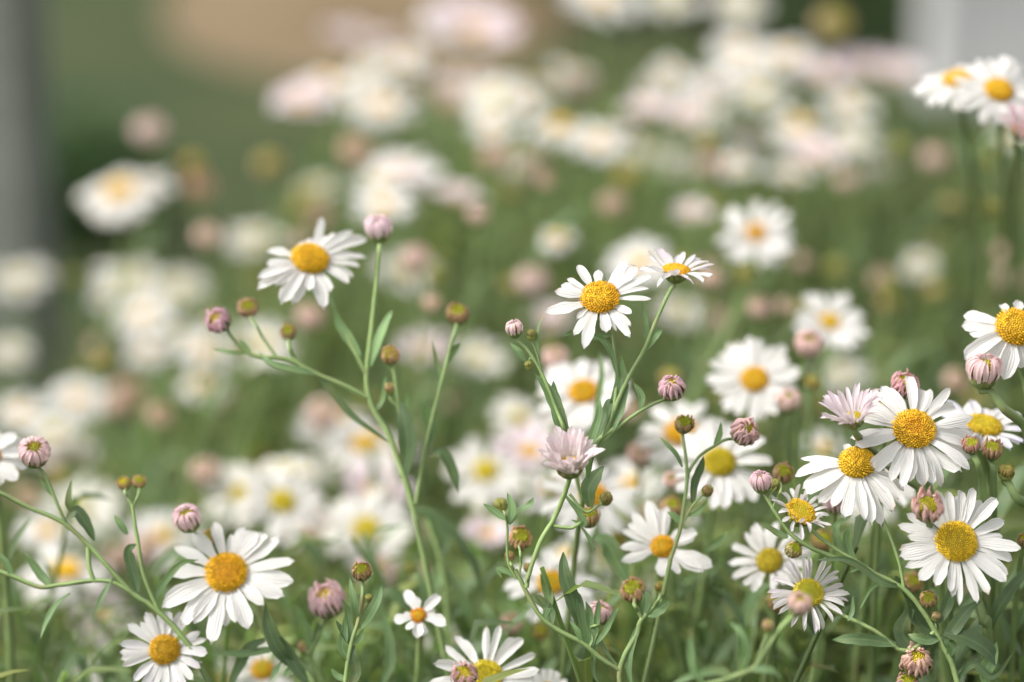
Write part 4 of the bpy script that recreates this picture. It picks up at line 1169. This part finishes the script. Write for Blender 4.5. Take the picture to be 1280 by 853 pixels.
# x, y, k, span, tx, ty, variant, label
VAR = {
    'w': dict(n=21, rd=.26, c0=WHITE, c1=WHITE, W=.29, d_in=GOLD, d_out=GOLD),
    'l': dict(n=19, rd=.28, c0=WHITE, c1=WARMW, W=.26, d_in=LEMON, d_out=LEMON),
    'p': dict(n=22, rd=.24, c0=(.82, .72, .74), c1=(.80, .66, .72), W=.28, e0=30, e1=5, d_in=(.8,.52,.1), d_out=(.8,.5,.1)),
    'c': dict(n=20, rd=.24, d_in=LEMON, d_out=LEMON, c0=(.82, .80, .73), c1=(.80, .77, .69), W=.27),
    'd': dict(n=18, rd=.33, c0=WHITE, c1=WARMW, W=.29, e0=0, e1=-35, d_in=GOLD, d_out=GOLD),
}
far = [
    (607, 590, 1.36, 116, 0, 34, 'l', 'white daisy with a lemon centre left of the upright pink half-open one'),
    (458, 663, 1.34, 128, 2, 40, 'l', 'bright white daisy with a yellow centre right of the pair with touching petals'),
    (468, 615, 1.4, 110, 10, 55, 'p', 'pinkish white daisy directly above the bright yellow-centred one'),
    (353, 628, 1.30, 118, 4, 36, 'l', 'white daisy with lemon centre, the clearer one of a pair above the big flat daisy'),
    (300, 618, 1.42, 110, -6, 46, 'c', 'cream-hearted white daisy beside the clearer lemon-centred one'),
    (205, 672, 1.5, 120, 0, 45, 'w', 'white daisy behind the rounded pink bud, mostly hidden'),
    (80, 715, 1.35, 126, 4, 56, 'd', 'daisy with an orange centre behind the arching lower-left stem'),
    (100, 640, 1.6, 128, 0, 50, 'c', 'very soft white daisy between the rosy cup bud and the mustard pair'),
    (60, 665, 1.5, 100, 0, 50, 'w', 'soft white daisy under the arching stem near the left edge'),
    (130, 775, 1.5, 100, 0, 45, 'p', 'dim pinkish daisy left of the slender-petalled bottom one'),
    (100, 862, 1.3, 96, 0, 40, 'w', 'white daisy mostly below the bottom edge near the left corner'),
    (457, 556, 1.45, 108, 10, 52, 'd', 'daisy with a bright yellow centre behind the pale branching stem'),
    (420, 524, 1.5, 100, -10, 56, 'd', 'white daisy with yellow top edge between pale stem and grassy gap'),
    (610, 668, 1.32, 72, 0, 46, 'p', 'small creamy pink daisy below the lemon-centred one left of centre'),
    (662, 566, 1.32, 110, -4, 58, 'p', 'lilac-white daisy touching the left side of the pink half-open bloom'),
    (690, 612, 1.34, 96, 0, 50, 'w', 'white daisy low behind the stalk of the pink half-open bloom'),
    (790, 605, 1.38, 90, 0, 50, 'w', 'white daisy in soft focus between the green bud and the peach closed bud'),
    (530, 440, 1.6, 92, -5, 50, 'p', 'soft pinkish daisy left of the brown button bud with lime eye'),
    (598, 448, 1.62, 92, 6, 52, 'c', 'soft cream daisy right of the brown button bud with lime eye'),
    (505, 214, 1.75, 112, 6, 54, 'w', 'blurred white daisy with an amber centre above the upright pale pink bud'),
    (480, 258, 1.62, 100, 0, 62, 'w', 'white daisy hidden just behind the top of the upright pale pink bud'),
    (572, 248, 1.7, 88, 4, 62, 'p', 'rosy-based white daisy right of the amber-centred one'),
    (150, 240, 1.75, 122, -4, 48, 'd', 'white daisy with a yellow centre standing alone against the dark lawn'),
    (180, 232, 1.8, 96, 10, 62, 'w', 'white daisy partly behind the lone one against the dark lawn'),
    (378, 130, 1.9, 100, -8, 60, 'p', 'pinkish blurred daisy at the outer edge of the upper row'),
    (412, 102, 1.95, 90, 6, 60, 'w', 'daisy with a dull yellow top beside the outermost one of the upper row'),
    (478, 134, 1.92, 118, 0, 48, 'w', 'broad blurred daisy with faint gold centre in the upper row'),
    (620, 122, 1.9, 106, 0, 48, 'c', 'pale cream daisy in the middle of the upper row'),
    (616, 158, 1.85, 84, 0, 56, 'w', 'white daisy just under the pale cream one of the upper row'),
    (590, 40, 2.15, 150, 4, 54, 'p', 'very large soft pinkish daisy near the top edge'),
    (560, 30, 2.25, 100, -6, 50, 'w', 'soft white daisy behind the very large pinkish one at the top'),
    (450, 52, 2.4, 110, 0, 60, 'p', 'dull mauve blur of a daisy against the brown bed'),
    (752, 0, 2.15, 122, 0, 50, 'w', 'white daisy cut by the top edge, middle of the frame'),
    (840, 0, 2.2, 90, 0, 50, 'c', 'cream daisy cut by the top edge beside the white one'),
    (700, 158, 1.82, 92, -6, 62, 'd', 'daisy with a vivid orange top and pink lower petals'),
    (748, 178, 1.8, 90, 6, 56, 'w', 'greyish white daisy right of the vivid orange-topped one'),
    (697, 298, 1.55, 58, 0, 40, 'd', 'small round cream daisy with an orange upper edge above the central bloom'),
    (808, 140, 1.9, 82, -8, 64, 'p', 'pinkish daisy at the near end of the dense upper right bank'),
    (858, 148, 1.88, 90, 8, 66, 'p', 'pinkish daisy second along the dense upper right bank, rosy underneath'),
    (925, 62, 2.15, 92, 0, 52, 'w', 'white daisy on the crest of the upper right bank with yellow tint'),
    (985, 70, 2.1, 96, 0, 54, 'w', 'large white daisy on the crest, next to the yellow-tinted one'),
    (895, 112, 2.0, 104, 0, 50, 'w', 'big pale daisy in the heart of the upper right bank'),
    (950, 120, 1.98, 90, 0, 56, 'c', 'cream daisy in the heart of the upper right bank'),
    (1030, 96, 2.05, 88, 0, 60, 'p', 'pinkish daisy along the crest, left of the brown gap'),
    (1082, 84, 2.05, 90, 0, 58, 'p', 'pinkish daisy at the crest over the dark hedge'),
    (1120, 92, 2.1, 80, 0, 60, 'p', 'lilac daisy at the far end of the crest, beside the pale wall'),
    (1062, 132, 1.95, 84, 0, 60, 'w', 'white daisy just under the crest of the bank'),
    (1000, 158, 1.9, 92, 0, 48, 'd', 'white daisy with ochre centre under the crest'),
    (1020, 196, 1.85, 90, -8, 54, 'p', 'rosy-edged daisy low on the bank'),
    (1072, 172, 1.9, 84, 10, 58, 'c', 'greenish cream daisy low on the bank'),
    (990, 218, 1.8, 68, 0, 60, 'w', 'lowest white daisy of the upper right bank'),
    (920, 208, 1.8, 66, 0, 58, 'w', 'small white daisy below the pinkish pair, right of a rosy bud'),
    (866, 268, 1.65, 68, 0, 56, 'p', 'small pale pink daisy left of the round one standing clear'),
    (1150, 332, 1.85, 62, 0, 46, 'c', 'faint cream daisy alone in the green right half'),
    (1268, 172, 1.6, 70, 0, 60, 'c', 'blurred pale daisy at the right edge behind the pink-tinged one'),
    (165, 352, 1.95, 116, -6, 50, 'c', 'large soft cream daisy topping the left-hand group'),
    (222, 362, 2.05, 96, 8, 60, 'c', 'dim cream daisy right of the large soft one in the left-hand group'),
    (180, 395, 1.9, 96, 0, 50, 'w', 'soft white daisy in the middle of the left-hand group'),
    (185, 438, 1.8, 72, 0, 48, 'w', 'bright small white daisy at the foot of the left-hand group'),
    (258, 440, 1.72, 92, 0, 50, 'w', 'blurred white daisy under the magenta bud'),
    (252, 482, 1.7, 76, 0, 62, 'd', 'peach-based daisy just below the one under the magenta bud'),
    (330, 430, 1.62, 100, 0, 52, 'c', 'washed-out cream daisy behind the sloping side branch'),
    (320, 300, 2.0, 90, 0, 54, 'c', 'greyish faint daisy behind the left of the large open one'),
    (96, 500, 1.75, 92, 4, 48, 'w', 'soft white daisy over the left-hand edge of the grassy gap'),
    (70, 540, 1.72, 88, 0, 56, 'c', 'soft yellowish daisy just above the rosy cup-shaped bud'),
    (26, 516, 1.8, 84, -4, 52, 'w', 'soft pinkish white daisy near the left edge above the cut one'),
    (26, 350, 2.2, 96, 0, 50, 'c', 'faint greenish daisy at the left edge by the post'),
    (12, 440, 2.0, 72, 0, 50, 'c', 'faint small daisy at the left edge, half way up'),
    (1052, 468, 1.62, 84, 0, 54, 'c', 'cream blur of a daisy under the one with small yellow centre'),
    (800, 330, 1.55, 104, 0, 50, 'w', 'soft white daisy directly behind the side-on lilac one'),
    (850, 390, 1.6, 80, 0, 50, 'c', 'soft cream daisy behind the upper fork of the central stem'),
    (1030, 560, 1.35, 60, 0, 40, 'w', 'soft white daisy in the gap left of the shaggy pink one'),
    (400, 235, 2.0, 80, 0, 60, 'c', 'yellowish blur of a daisy above the large open bloom'),
    (510, 340, 1.75, 100, 0, 50, 'w', 'greyish white daisy behind the pale stem with the upright bud'),
    (690, 400, 1.7, 70, 0, 50, 'p', 'faint pinkish daisy behind the left petals of the central bloom'),
    (1238, 800, 1.5, 90, 0, 50, 'p', 'dim pinkish daisy deep behind the lower right leaves'),
    (1085, 640, 1.3, 70, 0, 46, 'w', 'dim white daisy deep behind the stem of the drooping daisy'),
    (925, 8, 2.3, 90, 0, 56, 'c', 'cream daisy cut by the top edge right of centre'),
    (280, 850, 1.3, 80, 0, 40, 'c', 'dim cream daisy below the big flat one at the bottom edge'),
    (560, 800, 1.25, 70, 0, 40, 'w', 'dim white daisy behind the leaves right of the tiny ragged one'),
    (850, 205, 1.95, 70, 0, 58, 'c', 'faint cream daisy below the second pinkish bloom of the bank'),
]
for i, (x, y, k, s, tx, ty, v, lb) in enumerate(far):
    R.seed(4000 + i)
    o = dict(VAR[v])
    sd_ = 300 + i % 3
    single(lb, x, y, k, s * (.92 if k > 1.45 else 1), tx + jit(-14, 14), ty + jit(-6, 10), seed=sd_, group=GBK, leaves=6 if k < 1.7 else 3, lsize=.042, detail=k < 1.22, **o)

GBB = 'out-of-focus buds in the bush behind'
fbud = [
    (187, 168, 1.9, 42, 'closed', (.78, .60, .60), 'pale pink round bud on the skyline over the lone left-hand daisy'),
    (240, 206, 1.85, 32, 'button', (.56, .36, .12), 'ochre bud, the upper of two against the lawn'),
    (250, 236, 1.85, 36, 'closed', (.58, .30, .16), 'russet bud, the lower of two against the lawn'),
    (336, 206, 1.95, 40, 'button', (.66, .48, .26), 'tan round bud between the lone daisy and the upper row'),
    (384, 250, 1.9, 44, 'green', (.56, .50, .22), 'yellowish bud above the large open daisy'),
    (445, 192, 1.8, 40, 'closed', (.70, .44, .34), 'peach bud under the broad daisy of the upper row'),
    (620, 200, 1.8, 38, 'closed', (.74, .50, .40), 'peach bud under the pale cream daisy of the upper row'),
    (566, 132, 2.0, 34, 'closed', (.68, .46, .32), 'tan-pink bud between two daisies of the upper row'),
    (722, 108, 2.05, 46, 'closed', (.64, .50, .40), 'large beige bud over the vivid orange-topped daisy'),
    (782, 220, 1.75, 34, 'button', (.62, .42, .14), 'ochre bud below the greyish white daisy'),
    (1040, 30, 2.05, 52, 'button', (.66, .50, .34), 'big tan bud against the dark hedge at the top'),
    (387, 400, 1.45, 36, 'closed', (.76, .52, .52), 'soft pink bud directly under the large open daisy'),
    (520, 326, 1.45, 36, 'closed', (.78, .54, .56), 'soft pink bud right of the upright pale pink one'),
    (665, 356, 1.5, 42, 'closed', (.76, .58, .58), 'soft pink bud left of the central golden bloom'),
    (257, 592, 1.42, 38, 'closed', (.76, .54, .50), 'soft pink bud above the cream-hearted daisy'),
    (950, 388, 1.38, 32, 'closed', (.76, .50, .42), 'round peach bud between the two clear white daisies'),
    (1265, 352, 1.7, 42, 'closed', (.66, .46, .38), 'dusky bud at the right edge above the cut daisy'),
    (888, 210, 1.75, 32, 'closed', (.74, .44, .42), 'rosy bud under the dense upper right bank'),
    (405, 520, 1.45, 44, 'closed', (.78, .58, .58), 'soft pink bud between the two yellow-topped daisies'),
    (390, 665, 1.4, 46, 'closed', (.74, .60, .58), 'dim pinkish bud below the lemon-centred pair'),
    (470, 720, 1.3, 52, 'closed', (.74, .56, .58), 'dim pink bud behind the lime-green button'),
    (735, 380, 1.6, 30, 'closed', (.70, .44, .34), 'rust-tinted bud hidden behind the central bloom'),
    (694, 452, 1.2, 36, 'closed', (.72, .48, .42), 'peach-pink bud at the upper petal of the daisy behind the stalk'),
    (180, 690, 1.4, 44, 'closed', (.74, .54, .56), 'dim pink bud behind the thin upright left-hand stalk'),
    (148, 700, 1.5, 36, 'closed', (.70, .48, .48), 'dull rose bud under the arching stem'),
    (270, 500, 1.8, 46, 'closed', (.56, .36, .30), 'dull brown-pink bud over the grassy gap'),
    (160, 500, 1.85, 50, 'closed', (.60, .40, .34), 'dull brown-pink bud left of the grassy gap'),
    (490, 228, 1.7, 34, 'closed', (.64, .42, .16), 'ochre bud below the amber-centred daisy'),
    (1110, 380, 1.6, 30, 'button', (.44, .30, .14), 'dull olive bud right of the small-yellow-centred daisy'),
    (1015, 478, 1.2, 22, 'button', (.56, .36, .10), 'small amber bud under the twin-petalled rose one'),
    (1240, 262, 1.4, 30, 'green', (.36, .34, .10), 'faint green bud in the open right half'),
    (676, 790, 1.15, 26, 'button', (.44, .34, .06), 'dim mustard bud low behind the sloping fork'),
    (765, 812, 1.2, 30, 'button', (.40, .36, .04), 'dim lime bud deep under the pink bud behind leaves'),
    (640, 240, 1.8, 36, 'green', (.46, .42, .16), 'faint green bud below the peach one of the upper row'),
    (1165, 690, 1.1, 28, 'button', (.42, .30, .08), 'olive bud in the shade of the wide daisy'),
    (840, 602, 1.12, 24, 'closed', (.72, .46, .38), 'little peach bud at the foot of the lime-eyed stem'),
]
for i, (x, y, k, s, st, c, lb) in enumerate(fbud):
    R.seed(5000 + i)
    c1 = tuple(v * .88 for v in c)
    single(lb, x, y, k, s, jit(-8, 8), jit(35, 60), style=st, seed=500 + i % 3, group=GBB, c0=c, c1=c1, leaves=2, lsize=.036, detail=k < 1.22)

# small buds scattered among the shoots, nothing tells them apart in the photograph
R.seed(777)
SMALL = 'tiny out-of-focus buds among the shoots'
LIM = lambda x: 230 - (x - 300) * .16 if x > 300 else 290 - x * .1
nb = 0
while nb < 105:
    x, y, k = jit(10, 1275), jit(110, 840), jit(1.22, 1.95)
    if y < LIM(x) + (60 if k < 1.5 else 0) or (k < 1.4 and y < 330) or (k > 1.6 and y > 620): continue
    if P(x, y, k).z < .42: continue
    if min((x - f[0]) ** 2 + (y - f[1]) ** 2 for f in far) < 900: continue
    nb += 1
    st, c = R.choice([('button', (.60, .42, .18)), ('closed', (.76, .54, .46)), ('green', (.50, .46, .16)), ('closed', (.70, .48, .36)), ('green', (.44, .44, .15))])
    single('tiny out-of-focus bud on a thin shoot lost in the soft green behind the sharp flowers', x, y, k, jit(20, 34), jit(-15, 15), jit(35, 70), style=st, seed=500 + nb % 2, group=SMALL, c0=c, c1=tuple(v * .88 for v in c), leaves=6, lsize=.042, sw=.0006, detail=False)

R.seed(4242)
zones = [(400, 700, 60, 160, 1.95, 2.3, 6), (640, 900, 60, 210, 1.8, 2.2, 7), (860, 1140, 70, 230, 1.8, 2.15, 12), (120, 260, 335, 450, 1.8, 2.1, 4), (380, 520, 480, 690, 1.4, 1.6, 5),
         (640, 800, 520, 640, 1.3, 1.5, 4), (0, 120, 480, 620, 1.6, 1.85, 3), (200, 400, 560, 680, 1.4, 1.6, 4), (470, 640, 200, 270, 1.65, 1.85, 2), (480, 900, 640, 800, 1.2, 1.4, 5), (980, 1240, 560, 640, 1.3, 1.5, 3)]
for (xa, xb, ya, yb, ka, kb, n_) in zones:
    for q_ in range(n_):
        v = R.choice('wwplc')
        o = dict(VAR[v]); o.pop('e0', 0); o.pop('e1', 0)
        single('soft white daisy merged into the drift of blurred blooms, indistinguishable from its neighbours', jit(xa, xb), jit(ya, yb), jit(ka, kb), jit(50, 88), jit(-35, 35), jit(38, 82), seed=300 + q_ % 3, group='merged blurred daisies of the drift', leaves=2, lsize=.04, detail=False, e0=R.choice((28, 8, -4)), e1=R.choice((10, -10, -34)), **o)

# leafy shoots without flowers that fill the shade low at the front
R.seed(31)


def shoot(label, x, y, k, nl, size, lean, tone):
    tip = P(x, y, k)
    a = Vector((lean[0], lean[1], -1)).normalized()
    pts = [tip, tip + a * .03, tip + a * .07 + Vector((lean[0] * .004, 0, 0)), tip + a * .12]
    tail = to_ground(pts[-1], a, (jit(-.04, .04), jit(.03, .10)))
    pts += tail[1:]
    base = Vector((pts[-1].x, pts[-1].y, 0))
    root = thing('leafy_shoot', label, 'leafy shoot', base, 'flowerless leafy shoots low at the front')
    mb = MB()
    path = tube(mb, loc_pts(pts, base), .0005, .0018, c0=STEMC, c1=tuple(v * .8 for v in STEMC))
    link('stem', mb.mesh('stem', M_STEM), root)
    P_ = [Vector(q) for q in path]
    cum = [0.0]
    for i in range(1, len(P_)): cum.append(cum[-1] + (P_[i] - P_[i - 1]).length)
    for i in range(nl):
        d = .001 + .15 * (i / nl) ** 1.2
        j = min(range(len(cum)), key=lambda t: abs(cum[t] - d))
        s = size * min(1.0, .45 + i * .13) * jit(.8, 1.15)
        az = i * 2.4 + jit(-.4, .4)
        out = Vector((math.cos(az), math.sin(az), 0))
        e = jit(.35, .75)
        lp = [P_[j]]
        for t in (.25, .5, .75, 1.0):
            lp.append(P_[j] + out * s * e * t ** 1.2 + Vector((0, 0, s * (t * .95 - .34 * t * t * jit(.5, 1.5)))))
        g = tone * jit(.8, 1.2)
        c = tuple(v * g for v in LEAFC)
        add_leaf(root, lp, s * jit(.13, .19), k, face=-out + Vector((0, 0, 1.0)), c0=c, c1=tuple(v * 1.2 for v in c), m=5, seed=i + int(x), wave=.08, roll=jit(-.3, .3))


for (x, y, k) in [(690, 700, 1.14), (860, 735, 1.12), (900, 700, 1.2), (940, 760, 1.1), (1030, 800, 1.1), (1085, 745, 1.16), (1110, 700, 1.2), (1200, 760, 1.08), (1255, 740, 1.12), (1270, 690, 1.2), (1060, 660, 1.22), (1225, 620, 1.2),
                  (830, 790, 1.15), (750, 720, 1.22), (600, 740, 1.14), (630, 800, 1.1), (500, 800, 1.1), (470, 690, 1.2), (400, 700, 1.22), (360, 760, 1.14), (250, 790, 1.16), (150, 780, 1.2), (60, 790, 1.16), (20, 760, 1.24), (900, 800, 1.18), (970, 720, 1.24), (700, 800, 1.18), (1180, 840, 1.06), (1000, 845, 1.1), (560, 690, 1.22), (1280, 800, 1.05), (110, 840, 1.1)]:
    shoot('narrow-leaved green shoot without flowers in the shade low among the daisies', x, y, k, R.randint(9, 13), jit(.030, .046), (jit(-.35, .35), jit(-.1, .25)), jit(.75, 1.1))
# ------------------------------------------------------------------ foliage mass of the bush below the flowers
R.seed(99)
H = np.array(HEADS)


def canopy(x, y):
    d2 = (H[:, 0] - x) ** 2 + ((H[:, 1] - y) * .8) ** 2 + 3e-4
    wgt = 1 / d2 ** 1.3
    return float((H[:, 2] * wgt).sum() / wgt.sum())


def undergrowth():
    mb = MB()
    rng = random.Random(5)
    cnt = 0
    for it in range(5700):
        x = rng.uniform(-.62, .62)
        y = rng.uniform(.60, 1.75)
        if abs(x) > .18 + y * .30: continue
        top = canopy(x, y) - rng.uniform(.0, .10) - .04 * max(0, rng.gauss(0, 1))
        if x < -.12 and y > 1.05: top -= min(.12, (y - 1.05) * .35 * min(1, (-.12 - x) / .15))
        # frontmost shoots stay lower than the picture shows sharp ones
        front = it >= 5200
        if front: x, y = rng.uniform(-.22, .25), rng.uniform(.735, .95); top = canopy(x, y) - rng.uniform(.02, .08)
        if y < .84:
            top = min(top, CAM.z + y * -0.325 - rng.uniform(0, .05) + max(0, y - .74) * .6)
        if top < .12: continue
        if cnt > 1500 and not front: continue
        cnt += 1
        lx, ly = rng.uniform(-.24, .24), rng.uniform(-.10, .10)
        b = np.array((x + lx, y + ly, 0.0)); t = np.array((x, y, top))
        mid = (b + t) / 2 + np.array((lx * .2, ly * .2, 0))
        z0 = max(.0, top - .34)
        tone = rng.uniform(.55, 1.35) * (1 + .38 * math.sin(x * 13 + 1.3) * math.sin(y * 9 + x * 4) + .2 * math.sin(x * 31 + y * 23))
        warm = rng.random()
        c = np.array((.118 + .075 * warm, .182 + .032 * warm, .080 - .018 * warm)) * tone
        pts = []
        for u in np.linspace(0, 1, 5):
            pts.append((1 - u) ** 2 * b + 2 * u * (1 - u) * mid + u * u * t)
        tube(mb, pts, .0016, .0009, seg=4, c0=np.array(STEMC) * .9 * tone, c1=np.array(STEMC) * 1.2 * tone, m=2)
        nl = rng.randint(20, 28)
        for i in range(nl):
            u = 1 - (i / nl) * min(1, .42 / top) - rng.random() * .02
            p = (1 - u) ** 2 * b + 2 * u * (1 - u) * mid + u * u * t
            az = i * 2.4 + rng.uniform(-.7, .7)
            s = rng.uniform(.016, .030) if i < 4 else rng.uniform(.028, .050)
            o = np.array((math.cos(az), math.sin(az), 0))
            e = rng.uniform(.5, 1.25)
            q1 = p + o * s * .45 * math.cos(e) + np.array((0, 0, s * .5 * math.sin(e)))
            q2 = p + o * s * math.cos(e * .7) + np.array((0, 0, s * math.sin(e * .7) * rng.uniform(.5, 1)))
            side = np.cross(q2 - p, np.array((0, 0, 1.0)) + o * .2); side /= np.linalg.norm(side) + 1e-9
            w_ = s * (rng.uniform(.065, .10) if rng.random() < .7 else rng.uniform(.10, .15))
            up = np.array((0, 0, w_ * .5))
            V = [p - side * w_ * .3, p, p + side * w_ * .3, q1 - side * w_ + up, q1, q1 + side * w_ + up, (q1 + q2) / 2 - side * w_ * .75 + up, (q1 + q2) / 2 + up * .3, (q1 + q2) / 2 + side * w_ * .75 + up, q2]
            F = [(0, 1, 4, 3), (1, 2, 5, 4), (3, 4, 7, 6), (4, 5, 8, 7), (6, 7, 9), (7, 8, 9)]
            U = [(0, 0), (.5, 0), (1, 0), (0, .5), (.5, .5), (1, .5), (0, .8), (.5, .8), (1, .8), (.5, 1)]
            mb.add(V, F, U, c * rng.uniform(.8, 1.25))
    me = mb.mesh('leafy_undergrowth', M_UNDER)
    o = link('leafy_undergrowth', me)
    tag(o, 'dense mass of narrow green leaves and shoots under the daisies', 'foliage', kind='stuff')


undergrowth()


# ------------------------------------------------------------------ ground and what stands behind the bush
def noise_mat(name, c0, c1, scale, rough=.9, bump=.3, c2=None, bscale=None):
    m, t, pb, out = mat_base(name)
    tc = N(t, 'ShaderNodeTexCoord')
    nz = N(t, 'ShaderNodeTexNoise'); nz.inputs['Scale'].default_value = scale; nz.inputs['Detail'].default_value = 6
    t.links.new(tc.outputs['Object'], nz.inputs['Vector'])
    cr = N(t, 'ShaderNodeValToRGB')
    cr.color_ramp.elements[0].position = .35; cr.color_ramp.elements[0].color = (*c0, 1)
    cr.color_ramp.elements[1].position = .65; cr.color_ramp.elements[1].color = (*c1, 1)
    t.links.new(nz.outputs['Fac'], cr.inputs['Fac'])
    t.links.new(cr.outputs[0], pb.inputs['Base Color'])
    pb.inputs['Roughness'].default_value = rough
    pb.inputs['Specular IOR Level'].default_value = .08
    n2 = N(t, 'ShaderNodeTexNoise'); n2.inputs['Scale'].default_value = bscale or scale * 20; n2.inputs['Detail'].default_value = 5
    t.links.new(tc.outputs['Object'], n2.inputs['Vector'])
    bp = N(t, 'ShaderNodeBump'); bp.inputs['Strength'].default_value = bump; bp.inputs['Distance'].default_value = .02
    t.links.new(n2.outputs['Fac'], bp.inputs['Height']); t.links.new(bp.outputs[0], pb.inputs['Normal'])
    return m


M_LAWN = noise_mat('lawn', (.026, .042, .016), (.055, .066, .026), 1.2, bscale=60)
M_SOIL = noise_mat('soil', (.045, .032, .022), (.10, .075, .05), 6)
M_BED = noise_mat('dry_bed', (.13, .092, .05), (.18, .135, .08), 1.5)
M_WOOD = noise_mat('weathered_wood', (.13, .14, .115), (.22, .23, .20), 5, bump=.5)
M_RENDER = noise_mat('pale_render', (.36, .36, .355), (.50, .49, .485), 3)


def sheet(name, pts, z, mat, n=1):
    """outline raised a little above the sheet below"""
    mb = MB()
    c = np.mean(np.array(pts), axis=0)
    V = [(c[0], c[1], z)] + [(p[0], p[1], z) for p in pts]
    F = [(0, i + 1, (i + 1) % len(pts) + 1) for i in range(len(pts))]
    mb.add(V, F, None, (0, 0, 0))
    o = link(name, mb.mesh(name, mat))
    o['kind'] = 'structure'
    return o


def blobby(cx, cy, rx, ry, n=40, seed=1, amp=.12):
    rg = random.Random(seed)
    ph = [rg.uniform(0, 6) for _ in range(4)]
    out = []
    for i in range(n):
        a = 2 * math.pi * i / n
        r = 1 + amp * (math.sin(2 * a + ph[0]) + .6 * math.sin(3 * a + ph[1]) + .4 * math.sin(5 * a + ph[2]))
        out.append((cx + rx * r * math.cos(a), cy + ry * r * math.sin(a)))
    return out


sheet('lawn', [(-80, -40), (80, -40), (80, 160), (-80, 160)], 0.0, M_LAWN)
sheet('flower_bed_soil', blobby(0, 1.1, 1.5, 1.0, seed=3), 0.004, M_SOIL)
sheet('dry_earth_bed', blobby(-.42, 9.0, .75, 3.0, seed=8, amp=.06), 0.004, M_BED)


def box_mb(mb, x0, x1, y0, y1, z0, z1, bev=.006):
    import bmesh
    b = bmesh.new()
    bmesh.ops.create_cube(b, size=1)
    for v in b.verts:
        v.co = Vector(((x0 + x1) / 2 + v.co.x * (x1 - x0), (y0 + y1) / 2 + v.co.y * (y1 - y0), (z0 + z1) / 2 + v.co.z * (z1 - z0)))
    bmesh.ops.bevel(b, geom=list(b.edges), offset=bev, segments=2, affect='EDGES', profile=.5)
    b.verts.index_update()
    mb.add([tuple(v.co) for v in b.verts], [tuple(v.index for v in f.verts) for f in b.faces], None, (0, 0, 0))
    b.free()


# weathered post at the left edge, on the far side of the bush
def flat(me):
    me.polygons.foreach_set('use_smooth', [False] * len(me.polygons))
    return me


pr = thing('garden_post', 'thick grey weathered wooden post standing at the left edge behind the bush', 'post', (-.5, 1.72, 0))
mb = MB(); box_mb(mb, -.09, .09, -.05, .05, 0, 1.35); link('post_shaft', flat(mb.mesh('post_shaft', M_WOOD)), pr)
mb = MB(); box_mb(mb, -.11, .11, -.07, .07, 1.352, 1.39); link('post_cap', flat(mb.mesh('post_cap', M_WOOD)), pr)
pp = P(46, 100, 2.5)
pr.location = (pp.x - .09, pp.y, 0)

wr = thing('garden_wall', 'low pale rendered wall with a flat coping behind the top of the flowers on the right', 'wall', (3, 7.0, 0))
mb = MB(); box_mb(mb, -1.5, 1.5, -.12, .12, 0, 1.0, .01); link('wall_face', flat(mb.mesh('wall_face', M_RENDER)), wr)
mb = MB(); box_mb(mb, -1.55, 1.55, -.16, .16, 1.003, 1.07, .01); link('coping', flat(mb.mesh('coping', M_RENDER)), wr)
pw = P(1158, 60, 8.5)
wr.location = (pw.x + 1.5, pw.y, 0)
M_BARK = noise_mat('bark', (.07, .05, .035), (.12, .09, .06), 20)


def shrub(label, cx, cy, rx, rz, seed, tone, tall=0.0):
    rg = random.Random(seed)
    root = thing('shrub', label, 'shrub', (cx, cy, 0), 'dark shrubs beyond the lawn')
    mb = MB()
    for i in range(5):
        a = rg.uniform(0, 6.28)
        tube(mb, [(0, 0, 0), (math.cos(a) * rx * .3, math.sin(a) * rx * .3, rz * .6), (math.cos(a) * rx * .7, math.sin(a) * rx * .7, rz * 1.3)], .02, .006, seg=6, m=3)
    link('stem', mb.mesh('stem', M_BARK), root)
    mb = MB()
    lob = [(rg.gauss(0, .45) * rx, rg.gauss(0, .45) * rx, rz + rg.gauss(0, .35) * rz, rg.uniform(.35, .6)) for _ in range(12)]
    for i in range(4200):
        l = rg.choice(lob)
        v = Vector((rg.gauss(0, 1), rg.gauss(0, 1), rg.gauss(0, 1))).normalized()
        r = rg.uniform(.7, 1.05) ** .5
        p = Vector((l[0] + v.x * rx * l[3] * r, l[1] + v.y * rx * l[3] * r, max(.03, l[2] + v.z * rz * l[3] * r)))
        n = (v + Vector((rg.gauss(0, .5), rg.gauss(0, .5), rg.gauss(0, .5) + .3))).normalized()
        a = n.orthogonal().normalized(); b = n.cross(a)
        s = rg.uniform(.025, .05)
        mb.add([p - a * s, p + b * s * .45, p + a * s, p - b * s * .45], [(0, 1, 2, 3)], [(0, .5), (.5, 0), (1, .5), (.5, 1)], np.array((.045, .08, .03)) * tone * rg.uniform(.6, 1.4))
    link('crown', mb.mesh('crown', M_UNDER), root)


def at_far(xp, k, dz=0):
    q = P(xp, 100, k)
    return q.x, q.y


x_, y_ = at_far(1060, 10.5); shrub('dark green rounded shrub behind the end of the pale wall', x_, y_, .50, .45, 1, 1.0)
x_, y_ = at_far(95, 6.0); shrub('low green shrub on the lawn near the grey post', x_, y_, .10, .12, 3, 1.9)
x_, y_ = at_far(850, 11.5); shrub('mid green shrub between the bare bed and the darker one', x_, y_, .6, .42, 4, 1.6)
